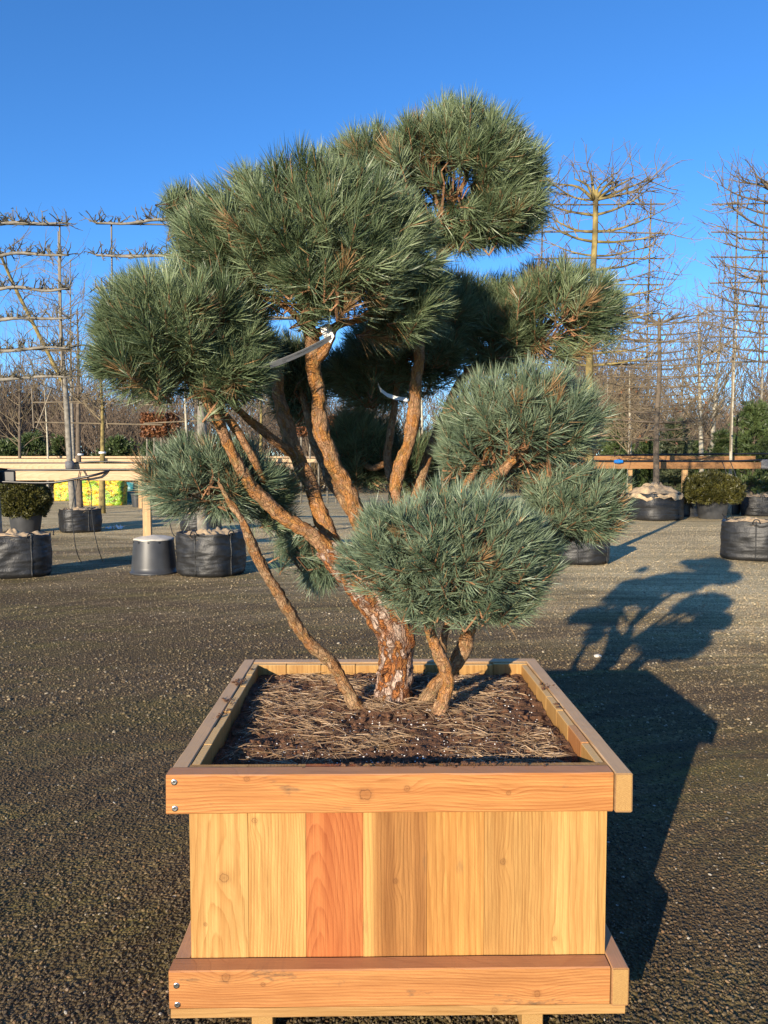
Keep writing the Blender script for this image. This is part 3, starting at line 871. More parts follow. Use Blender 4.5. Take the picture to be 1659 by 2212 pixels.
# crumbs of soil on the surface and spilled on the rim boards
ncl = 2600
cx_, cy_ = SX0 + 0.02 + (SX1 - SX0 - 0.04) * rng.random(ncl), SY0 + 0.02 + (SY1 - SY0 - 0.04) * rng.random(ncl)
v1, f1 = blobs(b2w(cx_, cy_, hs_at(cx_, cy_) + 0.001), 0.002 + 0.011 * rng.random(ncl) ** 3, rng)
tag(link('soil_crumbs', mesh_np('soil_crumbs', v1, None, f1), M['soil']), 'brown soil clods lying among the needles in the planter', 'soil', kind='stuff')
rx, ry = [], []
for (cx0, cy0, sx, sy, k) in ((0.045, 0.80, 0.02, 0.03, 60), (0.04, 0.60, 0.012, 0.01, 26), (0.06, 0.5, 0.012, 0.05, 40), (1.06, 0.73, 0.02, 0.02, 60), (1.045, 0.52, 0.018, 0.02, 45), (0.6, 0.055, 0.14, 0.008, 120), (0.75, 0.06, 0.12, 0.008, 60), (1.03, 0.3, 0.006, 0.1, 40), (0.07, 0.95, 0.015, 0.03, 30)):
    rx.append(rng.normal(cx0, sx, k)); ry.append(rng.normal(cy0, sy, k))
rx, ry = np.concatenate(rx), np.concatenate(ry)
okr = (rx > 0.004) & (rx < BW - 0.004) & (ry > 0.006) & (ry < BD - 0.004) & ((rx < PX0 + PT - 0.004) | (rx > PX1 - PT + 0.004) | (ry < RT + PT - 0.004) | (ry > BD - RT - PT + 0.004))
rx, ry = rx[okr], ry[okr]
v2, f2 = blobs(b2w(rx, ry, RIM + 0.0015), 0.0015 + 0.005 * rng.random(len(rx)) ** 3, rng, 0.6)
tag(link('spilled_soil', mesh_np('spilled_soil', v2, None, f2), M['soil']), 'crumbs of soil spilled on the rim boards of the planter', 'soil', kind='stuff')

# ------------------------------------------------------------------ the cloud-pruned pine
base = P(850, 1512, 2.52)
pine = empty('pine_tree', base, 'cloud-pruned pine with orange trunk and dense blue-green needle pads in the wooden planter', 'tree')


def stem_pts(rows):
    out = []
    for (x, y, d, r) in rows:
        q = P(x, y, d)
        out.append((q[0] - base[0], q[1] - base[1], q[2] - base[2], r * d / FPX))
    return out


def barkdisp(amp, sc):
    def f(q, r):
        v = Vector((q[0] * sc, q[1] * sc, q[2] * sc * 0.45))
        d, _ = mnoise.voronoi(v)
        e = min(1.0, (d[1] - d[0]) * 2.2)
        return amp * (e - 0.5) + amp * 0.8 * mnoise.noise(v * 2.3) + r * 0.09 * mnoise.noise(Vector((q[0] * 9, q[1] * 9, q[2] * 7)))
    return f


def stem(name, rows, mat, sides=14, step=0.012, amp=0.0, sc=50, parent=None):
    sp = spline(stem_pts(rows), step)
    ar = np.concatenate([[0], np.cumsum(np.linalg.norm(np.diff(sp[:, :3], axis=0), axis=1))])
    ph = rows[0][0] * 0.37 + rows[-1][1] * 0.11
    rm = sp[:, 3].copy()
    for i, a in enumerate(ar):
        k = rm[i] * (0.38 if name == 'branch' else 0.12)
        sp[i, 0] += k * mnoise.noise(Vector((a * 9, ph, 0.3))) + 0.5 * k * mnoise.noise(Vector((a * 21, ph, 4.3)))
        sp[i, 1] += k * mnoise.noise(Vector((a * 9, ph, 9.1)))
        sp[i, 3] *= (0.88 if name == 'branch' else 1.0) * (1 + 0.16 * mnoise.noise(Vector((a * 14, ph, 7.7))) + 0.22 * max(0, mnoise.noise(Vector((a * 7, ph, 2.2))) - 0.25))
    mb = MB().tube(sp[:, :3], sp[:, 3], sides, True, dispf=barkdisp(amp, sc) if amp else None)
    return mb.build(name, M[mat], parent or pine, smooth=True, bark=True)


trunk = stem('trunk', [(846, 1580, 2.52, 54), (848, 1528, 2.52, 47), (853, 1470, 2.52, 39), (856, 1410, 2.52, 39), (846, 1345, 2.51, 42), (805, 1290, 2.5, 38), (762, 1238, 2.48, 34), (722, 1200, 2.47, 29), (700, 1182, 2.46, 22)], 'bark_trunk', 56, 0.005, 0.0065, 42)
# knots where limbs were cut
for (x, y, d, r) in ((842, 1378, 2.462, 10), (836, 1462, 2.472, 13)):
    q = P(x, y, d) - base
    rr = r * d / FPX
    th = np.linspace(0, 2 * math.pi, 24)
    pts = np.stack([q[0] + rr * np.cos(th) * (1 + 0.15 * np.sin(3 * th)), q[1] + 0.004 * np.sin(2 * th), q[2] + rr * 1.15 * np.sin(th)], 1)
    MB().tube(pts, rr * (0.34 + 0.14 * np.sin(4 * th)), 8, False, dispf=barkdisp(0.002, 90)).build('knot', M['bark_trunk'], trunk, smooth=True, bark=True)
stem('branch', [(858, 1420, 2.53, 24), (862, 1350, 2.52, 27), (864, 1300, 2.52, 25), (840, 1230, 2.53, 22), (800, 1160, 2.52, 21), (762, 1090, 2.48, 20), (735, 1025, 2.45, 20), (702, 955, 2.42, 19), (690, 905, 2.4, 18.5), (688, 850, 2.38, 17.5), (680, 800, 2.36, 18), (678, 765, 2.35, 21), (672, 730, 2.34, 18), (664, 690, 2.33, 14), (650, 640, 2.33, 9)], 'bark_limb', 26, 0.006, 0.0042, 48)
stem('branch', [(680, 778, 2.35, 13), (700, 762, 2.33, 13), (716, 735, 2.31, 10), (730, 705, 2.29, 8), (790, 688, 2.3, 6), (850, 672, 2.32, 4)], 'bark_limb', 12, 0.008, 0.0015, 70)
stem('branch', [(672, 732, 2.34, 11), (690, 718, 2.32, 10), (716, 708, 2.3, 8), (740, 690, 2.28, 5)], 'bark_limb', 12, 0.008, 0.0015, 70)
stem('branch', [(666, 705, 2.33, 11), (640, 682, 2.3, 9), (605, 655, 2.27, 7), (560, 640, 2.25, 4), (500, 600, 2.24, 3)], 'bark_limb', 12, 0.008, 0.0015, 70)
stem('branch', [(668, 700, 2.33, 10), (690, 680, 2.3, 8), (706, 645, 2.28, 6), (720, 580, 2.27, 4)], 'bark_limb', 10, 0.008, 0.0015, 70)
# low left limb into the left pad
stem('branch', [(725, 1203, 2.47, 24), (690, 1170, 2.44, 20), (650, 1143, 2.42, 18), (605, 1112, 2.4, 17), (560, 1070, 2.37, 16), (522, 1015, 2.33, 14), (492, 955, 2.3, 13), (468, 905, 2.27, 13), (440, 862, 2.25, 11), (415, 830, 2.23, 10), (402, 800, 2.22, 8), (385, 740, 2.21, 5)], 'bark_limb', 24, 0.006, 0.0038, 50)
stem('branch', [(568, 1042, 2.4, 8), (552, 1000, 2.36, 10), (520, 945, 2.33, 10), (488, 900, 2.31, 9), (455, 858, 2.28, 8), (425, 830, 2.26, 6)], 'bark_limb', 12, 0.008, 0.0015, 70)
stem('branch', [(404, 805, 2.22, 7), (380, 832, 2.2, 4), (345, 838, 2.18, 3), (300, 850, 2.16, 2)], 'bark_limb', 8, 0.008)
# shaded rear limb and its fork
stem('branch', [(735, 1215, 2.53, 22), (705, 1140, 2.56, 20), (675, 1070, 2.6, 19), (650, 1010, 2.63, 19), (630, 950, 2.66, 18), (612, 900, 2.68, 17), (602, 850, 2.7, 14), (600, 800, 2.7, 11), (560, 720, 2.7, 8), (480, 600, 2.65, 5), (410, 470, 2.6, 4)], 'bark_limb', 22, 0.007, 0.0038, 50)
stem('branch', [(640, 985, 2.64, 11), (605, 960, 2.6, 12), (565, 930, 2.55, 11), (525, 895, 2.5, 9), (500, 868, 2.45, 8), (470, 800, 2.4, 5)], 'bark_limb', 12, 0.008, 0.0015, 70)
# limb to the tall right crown
stem('branch', [(862, 1400, 2.6, 22), (872, 1300, 2.66, 20), (862, 1180, 2.7, 17), (852, 1080, 2.72, 16), (868, 1000, 2.72, 15), (888, 935, 2.71, 16), (896, 860, 2.7, 15), (902, 790, 2.7, 14), (910, 720, 2.7, 13), (930, 640, 2.72, 12), (952, 560, 2.74, 11), (958, 500, 2.74, 9), (950, 450, 2.73, 7), (915, 370, 2.68, 5.5), (880, 300, 2.64, 4)], 'bark_limb', 22, 0.007, 0.0038, 50)
stem('branch', [(952, 555, 2.74, 9), (985, 520, 2.73, 9), (1000, 480, 2.72, 7), (1040, 440, 2.7, 5), (1080, 390, 2.68, 4)], 'bark_limb', 10, 0.008, 0.0012, 80)
stem('branch', [(956, 480, 2.74, 6), (985, 425, 2.7, 5), (1010, 370, 2.66, 4), (1020, 300, 2.64, 3)], 'bark_limb', 10, 0.008, 0.0012, 80)
stem('branch', [(852, 1075, 2.75, 9), (838, 1000, 2.8, 10), (846, 930, 2.82, 9), (854, 870, 2.84, 8), (860, 800, 2.85, 6), (870, 740, 2.86, 4)], 'bark_stem', 10, 0.01, 0.0015, 70)
stem('branch', [(770, 1120, 2.6, 12), (720, 1050, 2.72, 12), (690, 985, 2.8, 11), (668, 920, 2.86, 10), (655, 850, 2.9, 8), (650, 790, 2.92, 5)], 'bark_stem', 10, 0.01, 0.0015, 70)
# right hand limbs
stem('branch', [(868, 1330, 2.56, 18), (905, 1240, 2.6, 16), (945, 1140, 2.6, 14), (962, 1060, 2.58, 12), (968, 1000, 2.56, 11), (985, 940, 2.52, 6)], 'bark_limb', 12, 0.008, 0.0018, 64)
stem('branch', [(905, 1250, 2.58, 14), (960, 1150, 2.56, 13), (1005, 1055, 2.5, 12), (1028, 1010, 2.47, 10), (1050, 985, 2.45, 9), (1060, 930, 2.42, 6)], 'bark_limb', 12, 0.008, 0.0018, 64)
stem('branch', [(890, 1290, 2.56, 17), (980, 1150, 2.52, 15), (1045, 1060, 2.47, 14), (1085, 1020, 2.44, 13), (1120, 985, 2.42, 11), (1160, 950, 2.4, 9), (1185, 900, 2.38, 6)], 'bark_limb', 14, 0.008, 0.0018, 64)
stem('branch', [(980, 1155, 2.53, 11), (1060, 1130, 2.56, 10), (1130, 1120, 2.55, 8), (1200, 1100, 2.52, 6), (1250, 1080, 2.5, 4)], 'bark_limb', 10, 0.01)
stem('branch', [(930, 640, 2.73, 9), (1000, 800, 2.85, 10), (1070, 800, 2.88, 10), (1110, 770, 2.88, 9), (1160, 720, 2.88, 7), (1220, 670, 2.86, 4)][1:], 'bark_stem', 10, 0.01)
stem('branch', [(862, 1180, 2.72, 12), (920, 1000, 2.84, 12), (970, 870, 2.88, 11), (1010, 810, 2.88, 10), (1060, 800, 2.88, 9)], 'bark_stem', 10, 0.01)
stem('branch', [(690, 1170, 2.6, 8), (660, 1200, 2.62, 6), (680, 1225, 2.62, 5), (685, 1250, 2.6, 3)], 'bark_stem', 8, 0.01)
stem('branch', [(838, 1000, 2.82, 8), (800, 1010, 2.95, 8), (780, 980, 3.02, 6), (775, 950, 3.05, 4)], 'bark_stem', 8, 0.01)
# separate stems that rise from the soil
stem('branch', [(790, 1560, 2.45, 19), (770, 1525, 2.44, 17), (742, 1478, 2.44, 15), (715, 1432, 2.43, 15), (668, 1385, 2.41, 15), (625, 1325, 2.39, 14), (590, 1268, 2.37, 14), (562, 1215, 2.36, 13.5), (540, 1165, 2.35, 12), (520, 1120, 2.34, 9), (495, 1080, 2.34, 7), (470, 1040, 2.34, 5)], 'bark_stem', 24, 0.006, 0.0035, 55)
stem('branch', [(938, 1600, 2.38, 19), (944, 1550, 2.38, 17), (958, 1510, 2.38, 17), (964, 1470, 2.37, 16), (955, 1430, 2.36, 16), (938, 1390, 2.35, 15), (926, 1355, 2.33, 13), (915, 1310, 2.28, 10), (900, 1250, 2.22, 6)], 'bark_limb', 24, 0.006, 0.0038, 50)
stem('branch', [(905, 1560, 2.47, 16), (918, 1520, 2.47, 17), (940, 1480, 2.48, 17), (975, 1440, 2.49, 19), (1002, 1405, 2.49, 20), (1010, 1365, 2.48, 17), (1030, 1325, 2.45, 14), (1060, 1300, 2.4, 11), (1070, 1240, 2.3, 6)], 'bark_stem', 16, 0.008, 0.0026, 56)
stem('branch', [(962, 1460, 2.46, 10), (957, 1400, 2.47, 10), (966, 1345, 2.43, 8), (990, 1280, 2.35, 5)], 'bark_stem', 10, 0.008)


def lump(d, ph):
    return 0.985 + 0.055 * np.sin(d[:, 0] * 6.1 + ph) * np.cos(d[:, 2] * 5.3 + 2 * ph) + 0.055 * np.sin(d[:, 1] * 7.3 + d[:, 2] * 4.1 + 3 * ph) + 0.05 * np.sin(d[:, 0] * 13 - d[:, 2] * 11 + ph)


def fib(n):
    i = np.arange(n) + 0.5
    ph = np.arccos(1 - 2 * i / n); th = math.pi * (1 + 5 ** 0.5) * i
    return np.stack([np.cos(th) * np.sin(ph), np.sin(th) * np.sin(ph), np.cos(ph)], 1)


NEEDLES = 0


def pad(cx, cy, d, rx, rz, ry, ox, oy, seed, mat='needle_green', dens=1.0, dead=0.02, nlen=0.074, bottom=0.45, up=0.3, opening=None):
    """one cloud: twigs fan from the limb end to a lumpy shell of shoots, each shoot set with paired needles"""
    global NEEDLES
    rng = np.random.default_rng(seed)
    c = P(cx, cy, d) - base
    o = P(ox, oy, d + 0.02) - base
    RX, RZ = rx * d / FPX, rz * d / FPX
    RR = np.array([RX, ry, RZ])
    pw = 1.6
    area = 4 * math.pi * (((RX * ry) ** pw + (RX * RZ) ** pw + (ry * RZ) ** pw) / 3) ** (1 / pw)
    n = max(14, int(area / 0.036 ** 2 * 0.62 * dens))
    dd = nz(fib(n) + rng.normal(0, 0.06, (n, 3)))
    kp = rng.random(n) < np.where(dd[:, 2] < -0.25, bottom, 1.0)
    kp &= rng.random(n) < np.where(dd[:, 1] > 0.5, 0.6, 1.0)
    if opening:
        ov = nz(np.array(opening[0], float))
        kp &= ~((dd @ ov > opening[1]) & (rng.random(n) < 0.93))
    dd = dd[kp]; n = len(dd)
    lm = lump(dd, seed * 1.3)
    sh = np.where(rng.random(n) < 0.84, 1.0 + rng.normal(0, 0.025, n), 0.70 + 0.14 * rng.random(n))
    tip = c + dd * RR * (lm * sh)[:, None]
    ax = nz(0.55 * nz(tip - o) + 0.45 * nz(dd / RR) + np.array([0, 0, up]) + rng.normal(0, 0.2, (n, 3)))
    Ls = 0.055 + 0.05 * rng.random(n)
    b = tip - ax * (Ls + nlen * 1.0)[:, None]
    # needles
    nn = 84
    tt = rng.random((n, nn)) ** 0.85
    az = rng.random((n, nn)) * 2 * math.pi
    h = np.where(np.abs(ax[:, 2:3]) < 0.9, np.array([[0, 0, 1.0]]), np.array([[1.0, 0, 0]]))
    e1 = nz(np.cross(ax, h)); e2 = np.cross(ax, e1)
    ang = np.radians(56 - 38 * tt ** 1.4 + rng.normal(0, 11, (n, nn)))
    radial = e1[:, None] * np.cos(az)[..., None] + e2[:, None] * np.sin(az)[..., None]
    dn = ax[:, None] * np.cos(ang)[..., None] + radial * np.sin(ang)[..., None]
    stt = b[:, None] + ax[:, None] * (Ls[:, None] * tt)[..., None]
    d2 = nz(dn + ax[:, None] * 0.07 + rng.normal(0, 0.05, (n, nn, 3)))
    Ln = nlen * (0.78 + 0.4 * rng.random((n, nn)))
    shoot_t = np.clip(0.55 + 0.24 * rng.normal(size=(n, 1)), 0, 1)
    tone = np.clip(shoot_t + rng.normal(0, 0.17, (n, nn)), 0, 0.98)
    isdead = (rng.random((n, 1)) < dead) | (rng.random((n, nn)) < 0.015)
    tone = np.where(isdead, 1.3 + 0.7 * rng.random((n, nn)), tone)
    k = n * nn
    V, q4, q3, tn = ribbons(stt.reshape(k, 3), nz(dn.reshape(k, 3)), d2.reshape(k, 3), Ln.reshape(k), 0.0019, rng, tone.reshape(k))
    NEEDLES += k
    po = link('needle_pad', mesh_np('needle_pad', V, q4, q3, {'tone': ('FLOAT', tn)}), M[mat], pine)
    po['kind'] = 'stuff'
    # twigs
    m = max(3, n // 11)
    nd = fib(m) + rng.normal(0, 0.15, (m, 3))
    nodes = c + (o - c) * 0.3 + nd * RR * 0.42
    near = ((b[:, None] - nodes[None]) ** 2).sum(-1).argmin(1)
    mb = MB()
    midp = (nodes[near] * 0.55 + b * 0.45) + rng.normal(0, 0.008, (n, 3)) - np.array([0, 0, 0.012])
    mb.segs(nodes[near], midp, np.full(n, 0.0036), np.full(n, 0.003))
    mb.segs(midp, b, np.full(n, 0.003), np.full(n, 0.0027))
    mb.segs(b, b + ax * Ls[:, None], np.full(n, 0.0029), np.full(n, 0.0024))
    mb.segs(b + ax * Ls[:, None], b + ax * (Ls + 0.016)[:, None], np.full(n, 0.0036), np.full(n, 0.0006))
    mid2 = (o + nodes) / 2 + rng.normal(0, 0.012, (m, 3)) - np.array([0, 0, 0.015])
    oo = np.repeat(o[None], m, 0)
    mb.segs(oo, mid2, np.full(m, 0.0062), np.full(m, 0.005))
    mb.segs(mid2, nodes, np.full(m, 0.005), np.full(m, 0.0036))
    tw = mb.build('twigs', M['twig'], po)
    tw['kind'] = 'stuff'
    return po


# cx cy depth rx rz ry  limb-end(x y) seed
pad(990, 378, 2.70, 208, 165, 0.28, 968, 510, 1, up=0.2, opening=((-0.35, -0.8, -0.5), 0.74))
pad(985, 640, 2.82, 78, 80, 0.14, 990, 720, 28)
pad(1100, 450, 2.68, 98, 92, 0.20, 1000, 490, 2)
pad(800, 330, 2.72, 105, 72, 0.16, 830, 420, 3)
pad(685, 515, 2.27, 275, 185, 0.30, 672, 690, 4, dens=1.05, up=0.2, bottom=0.25)
pad(455, 535, 2.28, 105, 125, 0.18, 560, 640, 5)
pad(900, 640, 2.36, 100, 105, 0.18, 800, 690, 6)
pad(725, 565, 2.14, 180, 98, 0.13, 690, 660, 7, bottom=0.35)
pad(392, 428, 2.60, 52, 56, 0.09, 410, 480, 8)
pad(400, 685, 2.24, 205, 140, 0.27, 405, 810, 9, dens=1.05)
pad(285, 760, 2.2, 115, 105, 0.18, 380, 810, 10)
pad(515, 790, 2.24, 108, 88, 0.17, 430, 820, 11, bottom=0.8)
pad(450, 1025, 2.44, 170, 112, 0.17, 495, 1080, 12, 'needle_blue', dead=0.08, nlen=0.07, opening=((0.1, -0.85, -0.4), 0.86))
pad(595, 1060, 2.55, 66, 85, 0.13, 560, 1090, 13)
pad(1205, 660, 2.86, 160, 112, 0.24, 1120, 770, 14, dead=0.07, opening=((0.0, -0.9, -0.35), 0.88))
pad(1060, 700, 2.90, 105, 118, 0.2, 1090, 790, 15)
pad(880, 740, 2.88, 155, 112, 0.22, 880, 830, 16)
pad(640, 815, 2.95, 92, 110, 0.14, 655, 870, 17)
pad(775, 800, 2.92, 105, 82, 0.16, 850, 860, 29)
pad(560, 770, 2.85, 80, 80, 0.13, 560, 720, 30)
pad(1130, 905, 2.47, 188, 138, 0.25, 1080, 1010, 18, 'needle_blue', dead=0.05, nlen=0.07, opening=((-0.15, -0.75, -0.65), 0.80))
pad(985, 960, 2.5, 55, 80, 0.12, 1000, 1020, 19, 'needle_blue', nlen=0.07)
pad(968, 1172, 2.10, 250, 150, 0.26, 960, 1320, 20, 'needle_blue', dead=0.05, dens=1.15, nlen=0.058, bottom=0.55)
pad(1090, 1258, 2.16, 108, 90, 0.16, 1020, 1320, 21, 'needle_blue', nlen=0.064, bottom=0.9)
pad(905, 1245, 2.13, 88, 75, 0.14, 935, 1325, 22, 'needle_blue', nlen=0.058, bottom=0.8)
pad(1245, 1085, 2.50, 132, 105, 0.20, 1190, 1140, 23, 'needle_blue', dead=0.04, nlen=0.062)
pad(775, 955, 3.05, 104, 98, 0.18, 780, 1030, 24)
pad(910, 985, 3.0, 66, 74, 0.12, 880, 1040, 25)
pad(688, 1252, 2.6, 50, 56, 0.08, 690, 1215, 26, 'needle_blue', bottom=1.0, up=-0.4)
pad(618, 1180, 2.58, 42, 40, 0.07, 650, 1180, 27, 'needle_blue', bottom=1.0, up=-0.2)
print('needles', NEEDLES)

# plant passport tag tied round a limb, and a clear band further back
tagp = P(716, 728, 2.22)
pt = empty('plant_tag', tagp, 'grey-white printed strip tag looped round the central orange limb', 'tag')
A = P(716, 729, 2.235) - tagp; B = P(583, 790, 2.16) - tagp
n = 14
u = np.linspace(0, 1, n)
line = A[None] * (1 - u)[:, None] + B[None] * u[:, None]
line[:, 2] -= 0.005 * np.sin(u * math.pi)
wv = np.cross(np.array([0.62, -0.55, -0.5]), B - A)
wv = nz(wv) * 0.0095 * (1 if wv[2] > 0 else -1)
lv = np.concatenate([line + wv, line - wv])
lf = [(k, k + 1, n + k + 1, n + k) for k in range(n - 1)]
nrm_ = nz(np.cross(B - A, wv)) * 0.0004
lv = np.concatenate([lv + nrm_, lv - nrm_])
lf = lf + [(2 * n + a, 2 * n + d_, 2 * n + c_, 2 * n + b_) for (a, b_, c_, d_) in lf] + [(k, 2 * n + k, 2 * n + k + 1, k + 1) for k in range(n - 1)] + [(n + k, n + k + 1, 3 * n + k + 1, 3 * n + k) for k in range(n - 1)]
M['strip'] = m_plain('tag_strip_plastic', (0.34, 0.33, 0.31), 0.5, 0.05)
MB().add(lv, lf).build('strip', M['strip'], pt)
th = np.linspace(0.2, 2 * math.pi - 0.1, 20)
lc = P(708, 716, 2.27) - tagp
la = nz(P(725, 706, 2.29) - P(690, 722, 2.31))
l1 = nz(np.cross(la, [0, 1, 0.0])); l2 = np.cross(la, l1)
ring = lc + 0.021 * (np.outer(np.cos(th), l1) + np.outer(np.sin(th), l2))
wv2 = la * 0.011
lv = np.concatenate([ring + wv2, ring - wv2]); k_ = len(th)
MB().add(lv, [(k, k + 1, k_ + k + 1, k_ + k) for k in range(k_ - 1)]).build('loop', M['label'], pt, smooth=True)
tail = np.array([P(715, 712, 2.25), P(722, 726, 2.24), P(714, 741, 2.235), P(706, 735, 2.24)]) - tagp
MB().add(np.concatenate([tail, tail + np.array([0, 0.0012, 0])]), [(0, 1, 2, 3), (7, 6, 5, 4)]).build('tie_end', M['label'], pt)


def text_on(txt, size, u0, v0):
    cu = bpy.data.curves.new('print', 'FONT')
    cu.body = txt; cu.size = size
    to = bpy.data.objects.new('print', cu)
    COL.objects.link(to)
    me = bpy.data.meshes.new_from_object(to.evaluated_get(bpy.context.evaluated_depsgraph_get()))
    bpy.data.objects.remove(to)
    ex = nz(A - B); ez = nz(wv); nn_ = nz(np.cross(ex, ez))
    if nn_[1] > 0: nn_ = -nn_
    co = np.zeros(len(me.vertices) * 3, np.float32)
    me.vertices.foreach_get('co', co)
    co = co.reshape(-1, 3)
    s = u0 + co[:, 0]
    Ltot = np.linalg.norm(A - B)
    uu = 1 - s / Ltot
    pos = B[None] + ex[None] * s[:, None] + ez[None] * (v0 + co[:, 1])[:, None] + nn_[None] * 0.0009
    pos[:, 2] -= 0.005 * np.sin(uu * math.pi)
    me.vertices.foreach_set('co', pos.astype(np.float32).ravel())
    me.materials.clear()
    me.update()
    link('print', me, M['ink'], pt)


text_on('Plantenpaspoort / Plant Passport', 0.0068, 0.088, 0.0008)
text_on('A Pinus sylvestris Watereri', 0.0052, 0.04, 0.002)
text_on('B NL', 0.0052, 0.04, -0.004)

band = np.array([P(816, 828, 2.8), P(822, 842, 2.78), P(836, 853, 2.76), P(856, 860, 2.75), P(880, 863, 2.74)])
bo = P(850, 850, 2.76)
bl = MB()
w3 = np.array([0, 0.003, 0.007])
bv = np.concatenate([band + w3, band - w3, band + w3 + (0, 0.001, 0), band - w3 + (0, 0.001, 0)]) - bo
bl.add(bv, [(k, k + 1, 6 + k, 5 + k) for k in range(4)] + [(10 + k, 15 + k, 16 + k, 11 + k) for k in range(4)])
tag(bl.build('tie_band', M['label'], None, smooth=True, loc=bo), 'pale plastic tie band looped between two limbs at the back of the pine', 'tie band')

# ------------------------------------------------------------------ nursery containers


def lathe(prof, n=40, wob=None):
    vv, ff = [], []
    for j, (rr, z) in enumerate(prof):
        for k in range(n):
            a = 2 * math.pi * k / n
            q = rr
            dz = 0
            if wob: q, dz = wob(rr, z, a, j)
            vv.append((q * math.cos(a), q * math.sin(a), z + dz))
    for j in range(len(prof) - 1):
        for k in range(n):
            ff.append((j * n + k, j * n + (k + 1) % n, (j + 1) * n + (k + 1) % n, (j + 1) * n + k))
    return vv, ff


BAGS = 'black woven tree bags'


def tree_bag(xl, xr, yt, yb, label, seed, burlap='low'):
    d = GD(yb)
    Rr = (xr - xl) / 2 * d / FPX
    c = P((xl + xr) / 2, yb, d); c[2] = 0; c[1] += Rr
    h = (yb - yt) * d / FPX * 0.98
    o = empty('tree_bag', c, label, 'tree bag', BAGS)
    ph = seed * 1.7

    def wob(rr, z, a, j):
        sq = 1 + 0.05 * math.cos(4 * a + ph) + 0.02 * math.sin(3 * a + ph * 2)
        wr = 0.009 * mnoise.noise(Vector((math.cos(a) * 3.2, math.sin(a) * 3.2, z * 26 + ph))) + 0.007 * mnoise.noise(Vector((math.cos(a) * 7, math.sin(a) * 7, z * 60 + ph))) + 0.02 * mnoise.noise(Vector((math.cos(a) * 4, math.sin(a) * 4, z * 7 + ph)))
        dz = 0.04 * mnoise.noise(Vector((math.cos(a) * 3, math.sin(a) * 3, ph))) * (z / h) ** 2 if rr > 0.05 else 0
        return rr * sq + wr * (1 if rr > 0.05 else 0), dz
    prof = [(0.01, 0.0), (Rr * 0.93, 0.0), (Rr * 0.985, 0.03)] + [(Rr * (1.0 + 0.02 * math.sin(t * 3.1)), 0.03 + (h - 0.03) * t) for t in np.linspace(0.04, 1, 40)] + [(Rr * 0.97, h - 0.01), (Rr * 0.95, h - 0.08), (0.01, h - 0.08)]
    v, f = lathe(prof, 56, wob)
    MB().add(v, f).build('bag', M['bag'], o, smooth=True)
    for a in (-1.9, -0.75, 0.4, 2.2):                     # webbing seams running down the side
        pts = []
        for z in np.linspace(0.02, h + 0.01, 20):
            q, _ = wob(Rr, z, a, 0)
            pts.append(((q + 0.006) * math.cos(a), (q + 0.006) * math.sin(a), z))
        MB().tube(pts, 0.010, 6).build('seam', M['bag'], o, smooth=True)
        hp = [((Rr + 0.01) * math.cos(a + e), (Rr + 0.01) * math.sin(a + e), h - 0.02 + hz) for e, hz in ((-0.12, 0), (-0.07, 0.05), (0, 0.06), (0.07, 0.05), (0.12, 0))]
        MB().tube(spline([q + (0.008,) for q in hp], 0.02)[:, :3], 0.009, 6).build('handle', M['bag'], o, smooth=True)
    hi = 0.30 if burlap == 'high' else 0.07
    rs = np.linspace(0.02, 1, 12)

    def bw(rr, z, a, j):
        nv = mnoise.noise(Vector((rr * 7 * math.cos(a) + ph, rr * 7 * math.sin(a), ph))) + 0.6 * mnoise.noise(Vector((rr * 17 * math.cos(a), rr * 17 * math.sin(a), ph)))
        return rr, nv * (0.09 if burlap == 'high' else 0.07) + (0.05 * max(0, mnoise.noise(Vector((a * 2, ph, 1)))) if rr > Rr * 0.8 else 0)
    prof = [(Rr * (1.03 if burlap == 'high' else 0.94) * t, h - 0.05 + hi * (1 - t * t)) for t in rs]
    if burlap == 'high': prof += [(Rr * 1.06, h - 0.08), (Rr * 1.07, h - 0.16)]
    v, f = lathe(prof, 44, bw)
    MB().add(v, f).build('burlap', M['burlap'], o, smooth=True)
    return o, c, d, h, Rr


def pot(xl, xr, yt, yb, label, taper=0.82, name='plant_pot', mat='tub', group='black plastic plant pots'):
    d = GD(yb)
    Rr = (xr - xl) / 2 * d / FPX
    c = P((xl + xr) / 2, yb, d); c[2] = 0; c[1] += Rr * taper
    h = (yb - yt) * d / FPX * 0.98
    o = empty(name, c, label, 'pot', group)
    v, f = lathe([(0.01, 0), (Rr * taper, 0), (Rr * taper * 1.01, 0.01), (Rr * 0.985, h * 0.86)], 40)
    MB().add(v, f).build('wall', M[mat], o, smooth=True)
    v, f = lathe([(Rr * 0.98, h * 0.86), (Rr * 1.03, h * 0.865), (Rr * 1.04, h), (Rr * 1.0, h), (Rr * 0.97, h * 0.9)], 40)
    MB().add(v, f).build('rim', M[mat], o, smooth=True)
    v, f = lathe([(Rr * 0.985, h * 0.9), (0.01, h * 0.93)], 40)
    MB().add(v, f).build('soil', M['soil'], o, smooth=True)
    return o, c, d, h, Rr


